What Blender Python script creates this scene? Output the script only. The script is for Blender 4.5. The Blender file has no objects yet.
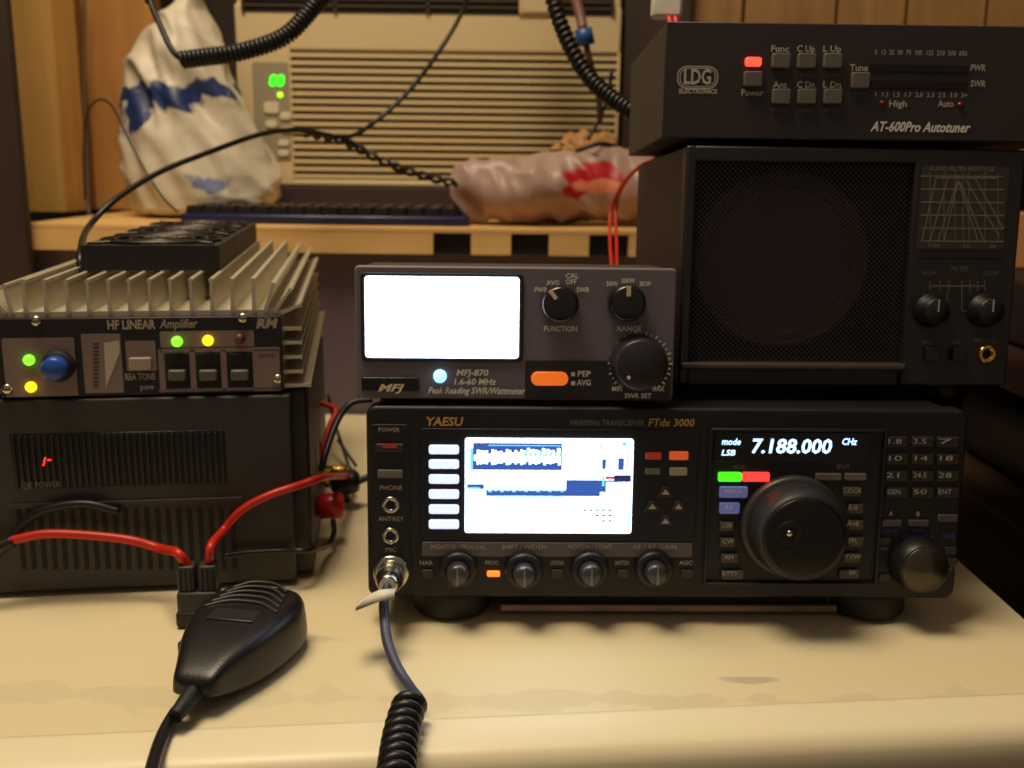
import bpy, bmesh, math, random
from mathutils import Vector, Matrix, noise
random.seed(7)
S = bpy.context.scene
COL = S.collection
PI = math.pi

# ------------------------------------------------------------------ camera
H, PITCH, ROLL, F = 0.2826, math.radians(12.3), math.radians(0.7), 1000.0
cam_d = bpy.data.cameras.new('camera')
cam = bpy.data.objects.new('camera', cam_d); COL.objects.link(cam)
cam_d.sensor_width = 36; cam_d.lens = 36 * F / 1024; cam_d.clip_start = .02
CM = Matrix.Translation((0, 0, H)) @ Matrix.Rotation(PI/2 - PITCH, 4, 'X') @ Matrix.Rotation(ROLL, 4, 'Z')
cam.matrix_world = CM
cam_d.dof.use_dof = True; cam_d.dof.focus_distance = .52; cam_d.dof.aperture_fstop = 9.5
S.camera = cam

def ray(px, py):
    return CM.to_3x3() @ Vector(((px-512)/F, -(py-384)/F, -1))
def at_y(px, py, y):                      # point on the upright plane at distance y
    d = ray(px, py); t = y / d.y
    return Vector((0, 0, H)) + d * t
def at_z(px, py, z):                      # point on the level plane at height z
    d = ray(px, py); t = (z - H) / d.z
    return Vector((0, 0, H)) + d * t

# ------------------------------------------------------------------ materials
def lin(c):
    return tuple(((v/255)/12.92 if v/255 <= .04045 else ((v/255+.055)/1.055)**2.4) for v in c)
MATS = {}
def mat(name, rgb, rough=.5, metal=0, emit=0, spec=.5, bump=0, bscale=400, var=0, vscale=20, ecol=None, coat=0):
    if name in MATS: return MATS[name]
    m = bpy.data.materials.new(name); m.use_nodes = True
    nt = m.node_tree; b = nt.nodes['Principled BSDF']
    c = lin(rgb) + (1,)
    b.inputs['Base Color'].default_value = c
    b.inputs['Roughness'].default_value = rough; b.inputs['Metallic'].default_value = metal
    b.inputs['Specular IOR Level'].default_value = spec
    b.inputs['Coat Weight'].default_value = coat
    if emit:
        b.inputs['Emission Color'].default_value = lin(ecol or rgb) + (1,)
        b.inputs['Emission Strength'].default_value = emit
    tc = None
    if bump or var:
        tc = nt.nodes.new('ShaderNodeTexCoord')
    if var:
        n = nt.nodes.new('ShaderNodeTexNoise'); n.inputs['Scale'].default_value = vscale; n.inputs['Detail'].default_value = 5
        nt.links.new(tc.outputs['Object'], n.inputs['Vector'])
        r = nt.nodes.new('ShaderNodeMixRGB'); r.inputs['Color1'].default_value = tuple(x*(1-var) for x in c[:3]) + (1,)
        r.inputs['Color2'].default_value = tuple(min(1, x*(1+var)) for x in c[:3]) + (1,)
        nt.links.new(n.outputs['Fac'], r.inputs['Fac']); nt.links.new(r.outputs['Color'], b.inputs['Base Color'])
    if bump:
        n = nt.nodes.new('ShaderNodeTexNoise'); n.inputs['Scale'].default_value = bscale; n.inputs['Detail'].default_value = 3
        nt.links.new(tc.outputs['Object'], n.inputs['Vector'])
        bp = nt.nodes.new('ShaderNodeBump'); bp.inputs['Strength'].default_value = bump; bp.inputs['Distance'].default_value = .002
        nt.links.new(n.outputs['Fac'], bp.inputs['Height']); nt.links.new(bp.outputs['Normal'], b.inputs['Normal'])
    MATS[name] = m
    return m

def wood(name, c1, c2, axis='Z', scale=9, rough=.6):
    m = bpy.data.materials.new(name); m.use_nodes = True
    nt = m.node_tree; b = nt.nodes['Principled BSDF']; b.inputs['Roughness'].default_value = rough
    tc = nt.nodes.new('ShaderNodeTexCoord'); mp = nt.nodes.new('ShaderNodeMapping')
    sc = {'X': (.08, 1, 1), 'Y': (1, .08, 1), 'Z': (1, 1, .08)}[axis]
    mp.inputs['Scale'].default_value = sc
    n = nt.nodes.new('ShaderNodeTexNoise'); n.inputs['Scale'].default_value = scale*6; n.inputs['Detail'].default_value = 6
    n.inputs['Distortion'].default_value = .6
    n2 = nt.nodes.new('ShaderNodeTexNoise'); n2.inputs['Scale'].default_value = 7; n2.inputs['Detail'].default_value = 2
    r = nt.nodes.new('ShaderNodeValToRGB')
    r.color_ramp.elements[0].position = .3; r.color_ramp.elements[0].color = lin(c1) + (1,)
    r.color_ramp.elements[1].position = .7; r.color_ramp.elements[1].color = lin(c2) + (1,)
    mx = nt.nodes.new('ShaderNodeMath'); mx.operation = 'MULTIPLY_ADD'; mx.inputs[1].default_value = .55
    ml = nt.nodes.new('ShaderNodeMath'); ml.operation = 'MULTIPLY'; ml.inputs[1].default_value = .45
    L = nt.links.new
    L(tc.outputs['Object'], mp.inputs['Vector']); L(mp.outputs['Vector'], n.inputs['Vector']); L(tc.outputs['Object'], n2.inputs['Vector'])
    L(n2.outputs['Fac'], ml.inputs[0]); L(n.outputs['Fac'], mx.inputs[0]); L(ml.outputs[0], mx.inputs[2]); L(mx.outputs[0], r.inputs['Fac'])
    L(r.outputs['Color'], b.inputs['Base Color'])
    return m

def two_tone(name, base, spots, rough=.45, bump=.0, bscale=60, transl=0):
    """base colour with printed patches: spots = [(centre, (rx,ry,rz), rgb, wobble)] in the object's own space"""
    m = bpy.data.materials.new(name); m.use_nodes = True
    nt = m.node_tree; b = nt.nodes['Principled BSDF']; b.inputs['Roughness'].default_value = rough
    L = nt.links.new
    tc = nt.nodes.new('ShaderNodeTexCoord')
    rgb = nt.nodes.new('ShaderNodeRGB'); rgb.outputs[0].default_value = lin(base) + (1,)
    cur = rgb.outputs[0]
    nz = nt.nodes.new('ShaderNodeTexNoise'); nz.inputs['Scale'].default_value = 38; nz.inputs['Detail'].default_value = 4
    L(tc.outputs['Object'], nz.inputs['Vector'])
    for cen, rad, col, wob in spots:
        sub = nt.nodes.new('ShaderNodeVectorMath'); sub.operation = 'SUBTRACT'; sub.inputs[1].default_value = cen
        L(tc.outputs['Object'], sub.inputs[0])
        dv = nt.nodes.new('ShaderNodeVectorMath'); dv.operation = 'DIVIDE'; dv.inputs[1].default_value = rad
        L(sub.outputs[0], dv.inputs[0])
        ln = nt.nodes.new('ShaderNodeVectorMath'); ln.operation = 'LENGTH'; L(dv.outputs[0], ln.inputs[0])
        ad = nt.nodes.new('ShaderNodeMath'); ad.operation = 'MULTIPLY_ADD'; ad.inputs[1].default_value = wob*2.6
        L(nz.outputs['Fac'], ad.inputs[0]); L(ln.outputs['Value'], ad.inputs[2])
        mr = nt.nodes.new('ShaderNodeMapRange'); mr.inputs['From Min'].default_value = .82 + wob*1.3; mr.inputs['From Max'].default_value = 1.14 + wob*1.3
        mr.inputs['To Min'].default_value = 1; mr.inputs['To Max'].default_value = 0
        L(ad.outputs[0], mr.inputs['Value'])
        mx = nt.nodes.new('ShaderNodeMixRGB'); mx.inputs['Color2'].default_value = lin(col) + (1,)
        L(mr.outputs[0], mx.inputs['Fac']); L(cur, mx.inputs['Color1']); cur = mx.outputs['Color']
    L(cur, b.inputs['Base Color'])
    if bump:
        n = nt.nodes.new('ShaderNodeTexNoise'); n.inputs['Scale'].default_value = bscale; n.inputs['Detail'].default_value = 4
        L(tc.outputs['Object'], n.inputs['Vector'])
        bp = nt.nodes.new('ShaderNodeBump'); bp.inputs['Strength'].default_value = bump; bp.inputs['Distance'].default_value = .01
        L(n.outputs['Fac'], bp.inputs['Height']); L(bp.outputs['Normal'], b.inputs['Normal'])
    return m

# ------------------------------------------------------------------ mesh builder
class MB:
    def __init__(s): s.bm = bmesh.new(); s.mats = []
    def mi(s, m):
        if m not in s.mats: s.mats.append(m)
        return s.mats.index(m)
    def _fin(s, faces, m, smooth=False):
        i = s.mi(m)
        for f in faces:
            f.material_index = i; f.smooth = smooth
    def box(s, x0, x1, y0, y1, z0, z1, m, bev=0, seg=2, M=None):
        vs = [s.bm.verts.new((x, y, z)) for z in (z0, z1) for y in (y0, y1) for x in (x0, x1)]
        fs = [s.bm.faces.new([vs[i] for i in q]) for q in ((0,2,3,1),(4,5,7,6),(0,1,5,4),(2,6,7,3),(0,4,6,2),(1,3,7,5))]
        s._fin(fs, m)
        if bev:
            es = list({e for f in fs for e in f.edges})
            r = bmesh.ops.bevel(s.bm, geom=es, offset=bev, segments=seg, affect='EDGES', profile=.5)
            s._fin(r['faces'], m, True)
            vs = list({v for f in r['faces'] for v in f.verts} | {v for v in vs if v.is_valid})
        if M is not None:
            bmesh.ops.transform(s.bm, matrix=M, verts=vs)
        return vs
    def prism(s, poly, y0, y1, m, bev=0, mside=None):
        """outline [(x,z)] anticlockwise seen from the front; y0 is the front"""
        rings = [(y1, 0)]
        rings += [(y0 + bev, 0), (y0 + bev*.3, bev*.3), (y0, bev)] if bev else [(y0, 0)]
        cx = sum(p[0] for p in poly)/len(poly); cz = sum(p[1] for p in poly)/len(poly)
        w = max(p[0] for p in poly) - min(p[0] for p in poly); h = max(p[1] for p in poly) - min(p[1] for p in poly)
        R = []
        for y, ins in rings:
            fx = 1 - 2*ins/max(w, 1e-6); fz = 1 - 2*ins/max(h, 1e-6)
            R.append([s.bm.verts.new((cx + (x-cx)*fx, y, cz + (z-cz)*fz)) for x, z in poly])
        n = len(poly)
        side = []
        for a, b in zip(R, R[1:]):
            for i in range(n):
                side.append(s.bm.faces.new((a[i], a[(i+1) % n], b[(i+1) % n], b[i])))
        s._fin(side, mside or m, bool(bev))
        s._fin([s.bm.faces.new(R[-1]), s.bm.faces.new(list(reversed(R[0])))], m)
    def lathe(s, c, prof, m, n=32, axis='Y', knurl=0, smooth=True):
        """rings [(radius, along)] about an axis through c"""
        R = []
        for r, y in prof:
            ring = []
            for i in range(n):
                a = 2*PI*i/n
                rr = r * (1 + (knurl if i % 2 else 0)) if r > 1e-5 else 1e-5
                u, v = rr*math.cos(a), rr*math.sin(a)
                p = {'Y': (u, y, v), 'Z': (u, v, y), 'X': (y, u, v)}[axis]
                ring.append(s.bm.verts.new(Vector(c) + Vector(p)))
            R.append(ring)
        fs = []
        for a, b in zip(R, R[1:]):
            for i in range(n):
                fs.append(s.bm.faces.new((a[i], a[(i+1) % n], b[(i+1) % n], b[i])))
        s._fin(fs, m, smooth)
        s._fin([s.bm.faces.new(R[0]), s.bm.faces.new(R[-1])], m)
    def tube(s, pts, r, m, n=10, sub=8, spline=True, taper=None):
        pts = [Vector(p) for p in pts]
        if spline and len(pts) > 2:
            q = [pts[0]*2 - pts[1]] + pts + [pts[-1]*2 - pts[-2]]
            out = []
            for i in range(1, len(q)-2):
                for k in range(sub):
                    t = k/sub
                    p0, p1, p2, p3 = q[i-1:i+3]
                    out.append(.5*((2*p1) + (p2-p0)*t + (2*p0-5*p1+4*p2-p3)*t*t + (3*p1-p0-3*p2+p3)*t**3))
            out.append(pts[-1]); pts = out
        up = Vector((0, 0, 1)); rings = []; prev = None
        for i, p in enumerate(pts):
            t = (pts[min(i+1, len(pts)-1)] - pts[max(i-1, 0)]).normalized()
            if prev is None:
                a = t.cross(up)
                if a.length < .1: a = t.cross(Vector((1, 0, 0)))
            else:
                a = prev - t*prev.dot(t)
            a.normalize(); b = t.cross(a); prev = a
            rr = r if taper is None else r*(taper[0] + (taper[1]-taper[0])*i/(len(pts)-1))
            rings.append([s.bm.verts.new(p + a*rr*math.cos(2*PI*k/n) + b*rr*math.sin(2*PI*k/n)) for k in range(n)])
        fs = []
        for a, b in zip(rings, rings[1:]):
            for k in range(n): fs.append(s.bm.faces.new((a[k], a[(k+1) % n], b[(k+1) % n], b[k])))
        s._fin(fs, m, True)
        s._fin([s.bm.faces.new(rings[0]), s.bm.faces.new(rings[-1])], m)
        return pts
    def text(s, txt, x, z, size, y, m, align='CENTER', shear=0, ext=0, width=None, bold=0):
        cu = bpy.data.curves.new('t', 'FONT'); cu.body = txt; cu.size = size; cu.align_x = align; cu.align_y = 'CENTER'
        cu.shear = shear; cu.extrude = 0; cu.offset = bold; cu.resolution_u = 2
        ob = bpy.data.objects.new('t', cu); COL.objects.link(ob)
        dg = bpy.context.evaluated_depsgraph_get(); dg.update()
        me = bpy.data.meshes.new_from_object(ob.evaluated_get(dg))
        xs = [v.co.x for v in me.vertices] or [0, 1]
        k = 1
        if width: k = width / max(1e-6, max(xs)-min(xs))
        off = len(s.bm.verts)
        vs = [s.bm.verts.new((x + v.co.x*k, y, z + v.co.y)) for v in me.vertices]
        i = s.mi(m)
        for p in me.polygons:
            try:
                f = s.bm.faces.new([vs[j] for j in p.vertices]); f.material_index = i
            except ValueError: pass
        bpy.data.objects.remove(ob); bpy.data.curves.remove(cu); bpy.data.meshes.remove(me)
    def quad(s, pts, m):
        s._fin([s.bm.faces.new([s.bm.verts.new(p) for p in pts])], m)
    def build(s, name, parent=None, label=None, keep=False):
        bmesh.ops.recalc_face_normals(s.bm, faces=[f for f in s.bm.faces]) if not keep else None
        me = bpy.data.meshes.new(name); s.bm.to_mesh(me); s.bm.free()
        for m in s.mats: me.materials.append(m)
        o = bpy.data.objects.new(name, me); COL.objects.link(o)
        if parent: o.parent = parent
        if label: o['label'] = label
        return o

def tag(o, label=None, cat=None, group=None, kind=None):
    if label: o['label'] = label
    if cat: o['category'] = cat
    if group: o['group'] = group
    if kind: o['kind'] = kind
    return o
def root(name, M, label, cat, group=None):
    o = bpy.data.objects.new(name, None); COL.objects.link(o); o.matrix_world = M; o.empty_display_size = .02
    return tag(o, label, cat, group)
def recentre(o, base=None):
    """put a world-space mesh's origin at its base"""
    vs = [v.co.copy() for v in o.data.vertices]
    c = base or Vector((sum(v.x for v in vs)/len(vs), sum(v.y for v in vs)/len(vs), min(v.z for v in vs)))
    o.data.transform(Matrix.Translation(-c)); o.location = c
    return o

class Face:
    """front face of a device: local x right, z up, y into the device; converts photo measures to local ones"""
    def __init__(s, M): s.M = M; s.I = M.inverted()
    def q(s, px, py, off=0):
        o = s.I @ Vector((0, 0, H)); d = s.I.to_3x3() @ ray(px, py)
        return o + d*((off - o.y)/d.y)
    def R(s, x0, y0, x1, y1, off=0):
        xm, ym = (x0+x1)/2, (y0+y1)/2
        return s.q(x0, ym, off).x, s.q(x1, ym, off).x, s.q(xm, y1, off).z, s.q(xm, y0, off).z

def rrect(x0, x1, z0, z1, r, n=5):
    r = min(r, (x1-x0)/2*.999, (z1-z0)/2*.999)
    pts = []
    for cx, cz, a0 in ((x1-r, z0+r, -PI/2), (x1-r, z1-r, 0), (x0+r, z1-r, PI/2), (x0+r, z0+r, PI)):
        for i in range(n+1):
            a = a0 + PI/2*i/n
            pts.append((cx + r*math.cos(a), cz + r*math.sin(a)))
    return pts
def button(fc, par, name, x0, y0, x1, y1, m, h=.002, r=.001, label=None, off=0):
    a, b, c, d = fc.R(x0, y0, x1, y1, off)
    k = MB(); k.prism(rrect(a, b, c, d, r), off-h, off+.001, m, bev=min(.0006, h*.4))
    return k.build(name, par, label)

# colours
BLACK = mat('black_plastic', (24, 22, 25), .42, bump=.08, bscale=900)
BLACK2 = mat('black_satin_panel', (13, 14, 21), .5)
DARK = mat('deep_black', (8, 8, 9), .7)
RUBBER = mat('black_rubber', (17, 16, 17), .6)
GREYP = mat('grey_panel', (112, 103, 110), .5, bump=.05, bscale=900)  # grey lightened to hold lens glare over the wattmeter front
CHROME = mat('chrome', (200, 195, 180), .22, 1)
GOLD = mat('gold', (235, 190, 90), .25, 1)
ALU = mat('aluminium', (200, 190, 168), .42, .35, var=.06, vscale=60)
WHITEINK = mat('white_ink', (235, 230, 220), .6)
GREYINK = mat('grey_ink', (182, 174, 160), .6)
DIMINK = mat('dim_ink', (112, 106, 96), .6)
BLUEINK = mat('blue_ink', (52, 70, 150), .6)
ORINK = mat('gold_ink', (200, 150, 84), .6)
REDINK = mat('red_ink', (140, 40, 30), .6)
REDWIRE = mat('red_wire', (200, 40, 24), .4)
PINKP = mat('pinkish_grey_panel', (132, 112, 108), .5, var=.08, vscale=90)
WHITEP = mat('white_plastic', (225, 218, 200), .5)
KEYG = mat('grey_key', (110, 105, 98), .5)
KEYD = mat('dark_key', (46, 44, 44), .45)

# ------------------------------------------------------------------ the setting
def structure(name, mb):
    return tag(mb.build(name), kind='structure')
W_BRIGHT = wood('bright_pine', (206, 154, 78), (240, 192, 112), 'Z')
W_ORANGE = wood('orange_pine', (164, 112, 54), (204, 148, 80), 'Z')
W_SHELF = wood('shelf_pine', (196, 148, 86), (240, 198, 130), 'X')
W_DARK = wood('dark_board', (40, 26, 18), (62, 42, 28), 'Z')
W_MID = wood('lightened_board', (196, 136, 88), (222, 160, 106), 'X')
PANEL = mat('glare_tinted_panel', (104, 88, 100), .6, var=.08)  # mauve cast of lens glare mixed into the panel colour
m = MB(); m.box(-2.2, 2.2, -1.2, 1.76, -.78, -.75, mat('floor_brown', (60, 48, 40), .7, var=.2, vscale=6)); structure('floor', m)
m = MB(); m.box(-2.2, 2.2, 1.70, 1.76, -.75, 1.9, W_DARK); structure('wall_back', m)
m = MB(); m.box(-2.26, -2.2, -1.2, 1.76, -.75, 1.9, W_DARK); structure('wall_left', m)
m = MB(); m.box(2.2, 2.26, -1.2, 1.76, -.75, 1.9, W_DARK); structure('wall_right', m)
# panel below the shelf, behind the desk
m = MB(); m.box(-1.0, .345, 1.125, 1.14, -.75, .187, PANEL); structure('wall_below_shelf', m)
# timber framing left of the air conditioner
def upright(n, pxa, pxb, y, depth, mt, z1=1.2):
    a = at_y(pxa, 120, y).x; b = at_y(pxb, 120, y).x
    k = MB(); k.box(a, b, y, y+depth, .2165, z1, mt, .002); return structure('trim_%d' % n, k)
upright(1, 17, 60, 1.30, .07, W_BRIGHT)
upright(2, 82, 160, 1.395, .03, W_ORANGE)
upright(4, 55, 84, 1.375, .05, wood('brown_pine', (118, 76, 34), (150, 100, 46), 'Z'))
a = at_y(-120, 120, 1.08).x; b = at_y(20, 150, 1.08).x
m = MB(); m.box(a, b, 1.080, 1.092, .0006, 1.2, W_DARK, .003); structure('trim_3', m)
# dark frame round the opening and wood behind the tuner
xa = at_y(622, 100, 1.36).x
m = MB(); m.box(xa, at_y(690, 60, 1.36).x, 1.36, 1.42, .2165, 1.2, W_DARK, .002); structure('trim_5', m)
xa = at_y(688, 20, 1.38).x; zz = at_y(850, 70, 1.38).z
W_BACK = wood('tan_board', (128, 92, 52), (170, 128, 76), 'Z')
for i, (p0, p1) in enumerate(((688, 742), (745, 835), (838, 905), (908, 985), (988, 1100))):
    k = MB(); k.box(at_y(p0, 20, 1.38).x, at_y(p1, 20, 1.38).x, 1.38, 1.40, zz, 1.2, W_BACK, .0015); structure('trim_%d' % (6+i), k)

# desk shelf with the notched front edge
m = MB()
SZ = .2155
xl, xr = at_y(24, 240, 1.10).x, at_y(720, 240, 1.10).x
m.box(xl, xr, 1.118, 1.46, .187, SZ, W_SHELF, .001)
m.box(xl, xr, 1.10, 1.119, SZ-.0055, SZ, W_SHELF, .001)
notches = [(433, 471), (511, 549), (589, 629), (668, 706)]
edges = [xl] + [at_y(p, 243, 1.10).x for n_ in notches for p in n_] + [xr]
for i in range(0, len(edges), 2):
    m.box(edges[i], edges[i+1], 1.10, 1.119, .187, SZ-.0055, W_SHELF)
for i in range(1, len(edges)-1, 2):
    m.box(edges[i], edges[i+1], 1.112, 1.119, .187, SZ-.0055, mat('notch_blue_black', (22, 22, 34), .7))
tag(m.build('shelf_board'), 'pale pine shelf board with dark square notches along its front edge', 'shelf')
recentre(bpy.data.objects['shelf_board'], Vector((xl, 1.10, .187)))
# dark sill the air conditioner stands on
m = MB(); ax0, ax1 = at_y(236, 150, 1.36).x, at_y(622, 150, 1.36).x
m.box(ax0, ax1, 1.34, 1.46, SZ+.0005, .2530, mat('dark_sill', (44, 30, 34), .7), .002); structure('trim_11', m)

# ------------------------------------------------------------------ desk
def desk():
    O = Vector((-.2, .47, -.75))
    def L(px, py): return at_z(px, py, 0) - O
    q1, q2, q3 = L(748, 680), L(300, 640), L(620, 672)
    DESK = two_tone('cream_tabletop', (228, 213, 174), [((q1.x, q1.y, .75), (.017, .005, .02), (196, 184, 156), 1.0), ((q2.x, q2.y, .75), (.02, .005, .02), (208, 196, 166), 1.4),
        (((L(110, 690)).x, L(110, 690).y, .75), (.014, .004, .02), (202, 188, 156), 1.4), ((L(150, 735).x, L(520, 700).y, .75), (.5, .010, .02), (220, 206, 170), 1.9), ((q3.x, L(600, 700).y, .75), (.12, .008, .02), (218, 203, 166), 1.9)], .42)
    EDGE = mat('cream_edge', (238, 225, 190), .4)
    r = root('desk', Matrix.Translation(O), 'cream plastic-topped desk carrying the radios and microphone', 'desk')
    yb = 1.12; xr_ = .342; xl_ = -.95
    e0, e1 = at_z(0, 737, 0), at_z(1024, 693, 0)
    def fy(x): return e0.y + (e1.y-e0.y)*(x-e0.x)/(e1.x-e0.x)          # the front edge runs a little askew
    prof = [(0, 0), (-.003, .0004), (-.010, .0003), (-.024, -.0010), (-.030, -.0035), (-.034, -.010), (-.035, -.030), (-.030, -.034)]
    xs = [xl_ + (xr_-.03-xl_)*i/12 for i in range(13)]
    top, edge = [], []
    for x in xs: 
        top.append([(x, yb, -.034), (x, yb, 0), (x, fy(x), 0), (x, fy(x), -.034)]); edge.append([(x, fy(x)+a, z) for a, z in prof] + [(x, fy(x), -.034)])
    for t in (.35, .7, .9, 1):                          # rounded right edge
        x = xr_-.03 + .03*t; dz = -.012*(max(0, (t-.7)/.3))**2
        top.append([(x, yb, -.034), (x, yb, dz), (x, fy(x), dz), (x, fy(x), -.034)]); edge.append([(x, fy(x)+a*(1-.2*t), min(z, dz+.0004) if z > -.03 else z) for a, z in prof] + [(x, fy(x), -.034)])
    for nm, cols, mt in (('tabletop', top, DESK), ('front_edge', edge, EDGE)):
        k = MB()
        V = [[k.bm.verts.new(Vector(p) - O) for p in c] for c in cols]
        fs = []
        for a, b in zip(V, V[1:]):
            for i in range(len(a)):
                j = (i+1) % len(a); fs.append(k.bm.faces.new((a[i], b[i], b[j], a[j])))
        fs += [k.bm.faces.new(V[0]), k.bm.faces.new(V[-1])]
        k._fin(fs, mt, nm == 'front_edge'); k.build(nm, r)
    for x in (-.68, .5):
        for y in (.04, .58):
            k = MB(); k.lathe((x, y, 0), [(.014, .001), (.014, .716)], mat('grey_steel', (90, 88, 86), .4, .6), 16, 'Z'); k.build('leg', r)
desk()
# faint worn marks on the desk are left to the material

# ------------------------------------------------------------------ transceiver
TILT = math.radians(3.4)
pR = at_z(664, 634, 0)
MR = Matrix.Translation((at_y(664, 600, .585).x, .585, 0)) @ Matrix.Rotation(math.radians(1.2), 4, 'Z') @ Matrix.Rotation(-TILT, 4, 'X')
fR = Face(MR)
def transceiver():
    r = root('transceiver', MR, 'wide black radio transceiver with bright screen and large tuning dial, lowest of its stack', 'radio')
    a, b, c, d = fR.R(367, 408, 962, 598)
    global RX0, RX1, RZ0, RZ1
    RX0, RX1, RZ0, RZ1 = a, b, c, d
    k = MB(); k.box(a+.004, b-.004, .012, .29, c+.003, d-.002, BLACK, .002)
    k.build('case', r)
    k = MB(); k.prism(rrect(a, b, c, d, .006), 0, .014, BLACK2, bev=.002); k.build('front_panel', r)
    # panel insets
    k = MB()
    x0, x1, z0, z1 = fR.R(371, 424, 410, 592); k.prism(rrect(x0, x1, z0, z1, .003), -.0012, .001, BLACK2, bev=.0005)
    x0, x1, z0, z1 = fR.R(420, 429, 697, 541); k.prism(rrect(x0, x1, z0, z1, .003), -.0008, .001, mat('screen_surround', (14, 15, 24), .4), bev=.0004)
    k.build('screen_surround', r)
    k = MB(); x0, x1, z0, z1 = fR.R(422, 542, 692, 556); k.prism(rrect(x0, x1, z0, z1, .001), -.0016, .001, mat('grey_strip', (92, 86, 90), .45), bev=.0004)
    k.build('grey_strip', r, 'grey strip printed with knob names')
    k = MB()
    X0, X1, Z0, Z1 = fR.R(706, 428, 881, 584)
    # raised frame as four bars
    t = .0016
    for q in ((X0, X1, Z1-t, Z1), (X0, X1, Z0, Z0+t), (X0, X0+t, Z0, Z1), (X1-t, X1, Z0, Z1)):
        k.box(q[0], q[1], -.003, .001, q[2], q[3], BLACK, .0005)
    k.build('dial_surround', r)
    # main screen
    k = MB(); SC = -.0022
    WHT = mat('screen_white', (235, 248, 255), .3, emit=3.2, ecol=(222, 240, 255))
    BLU = mat('screen_blue', (40, 70, 160), .3, emit=.62, ecol=(70, 112, 205))
    CYA = mat('screen_cyan', (120, 220, 240), .3, emit=1.0, ecol=(120, 225, 245))
    x0, x1, z0, z1 = fR.R(465, 438, 632, 532); k.prism(rrect(x0, x1, z0, z1, .0015), SC, .001, WHT)
    def sr(px0, py0, px1, py1, mt, o=.0002):
        p, q, u, v = fR.R(px0, py0, px1, py1, SC); k.quad([(p, SC-o, u), (q, SC-o, u), (q, SC-o, v), (p, SC-o, v)], mt)
    # spectrum window
    sr(473, 443, 562, 470, BLU); sr(470, 448, 473, 470, CYA); sr(488, 445, 562, 446, CYA, .0003)
    for i in range(30):
        x = 474 + i*2.9; h = 6 + 7*abs(math.sin(i*1.9)) + 4*abs(math.sin(i*.7)); sr(x, 458-h*.55, x+2.3, 458+h*.42, WHT, .0004)
    sr(524, 452, 561, 456, CYA, .0005)
    for i in range(7): sr(527+i*5, 448+(i % 3), 529.5+i*5, 456, WHT, .0006)
    sr(602, 459, 606, 469, BLU); sr(618, 458, 624, 470, BLU); sr(627, 442, 628.5, 470, CYA); sr(600, 443, 602, 449, CYA)
    # middle window
    sr(467, 484, 484, 489, BLU); sr(486, 490, 600, 496, BLU); sr(566, 480, 622, 492, BLU); sr(614, 475, 631, 482, mat('screen_dark', (40, 50, 100), .3, emit=.3, ecol=(60, 80, 150)))
    for i in range(13):
        x = 488 + i*6; sr(x, 484 + 2*(i % 3), x+4, 492-(i % 2), CYA, .0003); sr(x+1, 483, x+3, 490, WHT, .0005)
    sr(606, 482, 628, 491, WHT, .0005); sr(605, 476, 614, 479, mat('screen_red', (220, 60, 80), .3, emit=.8), .0006)
    # meter scale
    for i in range(32):
        if i != 11:
            sr(482+i*2.95, 509.5, 483.6+i*2.95, 510.6, CYA, .0003); sr(482+i*2.95, 513, 483.6+i*2.95, 514, CYA, .0003)
    for j, n in ((0, 5), (1, 3), (2, 2)):
        for i in range(n): sr(608-(i-0)*6.3, 509+j*5.4, 611.5-i*6.3, 511+j*5.4, mat('screen_teal', (60, 130, 150), .3, emit=.5), .0003)
    sr(628, 497, 629.5, 528, CYA, .0003)
    sr(466, 471.2, 600, 472.4, CYA, .0003); sr(602, 475, 604.5, 486, CYA, .0007); sr(486, 496, 565, 497, CYA, .0003); sr(466, 487, 480, 488.5, CYA, .0006)
    sr(606, 441, 607, 445, CYA, .0003); sr(625.5, 441, 626.3, 470, BLU, .0004); sr(474, 500, 596, 500.7, CYA, .0003)
    sr(622, 442, 626, 446, CYA, .0003); sr(629, 441, 631, 474, mat('screen_pale', (170, 230, 245), .3, emit=1.6, ecol=(180, 235, 250)), .0003)
    k.build('lcd_screen', r, 'bright white and blue screen with spectrum and meter scale')
    LIT = mat('lit_key', (220, 230, 250), .4, emit=1.1, ecol=(205, 220, 255))
    for y in (449, 463.5, 478.5, 493.5, 508.5, 523.5):
        button(fR, r, 'soft_key', 429, y-4.5, 459, y+4.5, LIT, .0025, .0015)
    # small keys right of the screen
    button(fR, r, 'menu_key', 645, 452, 661, 459, mat('red_lit_key', (170, 50, 40), .4, emit=.25), .002, label='red lit key')
    button(fR, r, 'menu_key', 669, 451, 688, 459.5, mat('orange_lit_key', (215, 90, 40), .4, emit=.5), .002, label='orange lit key')
    button(fR, r, 'menu_key', 645, 468, 660, 474, KEYG, .002); button(fR, r, 'menu_key', 669, 467, 687, 475, mat('pale_key', (165, 158, 145), .5), .002)
    for x, y in ((665, 491), (652, 505.5), (678, 505.5), (665, 520)):
        a, b, c, d = fR.R(x-8, y-5, x+8, y+5); k = MB()
        k.prism([(a, c), (b, c), ((a+b)/2 + (b-a)*.18, d), ((a+b)/2-(b-a)*.18, d)], -.002, .001, KEYD, bev=.0004)
        a, b, c, d = fR.R(x-4, y-2.5, x+4, y+2.5); k.quad([(a, -.0022, c), (b, -.0022, c), ((a+b)/2, -.0022, d), ((a+b)/2-.0001, -.0022, d)], GREYINK)
        k.build('arrow_key', r)
    # left column
    button(fR, r, 'power_button', 376, 443, 404, 451, KEYD, .003); 
    k = MB(); a, b, c, d = fR.R(382, 444, 397, 448, -.003); k.prism(rrect(a, b, c, d, .0005), -.0033, -.0025, mat('power_red', (150, 50, 40), .4, emit=.15)); k.build('power_lamp', r)
    button(fR, r, 'tune_button', 378, 469, 403, 477, KEYG, .003)
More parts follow.
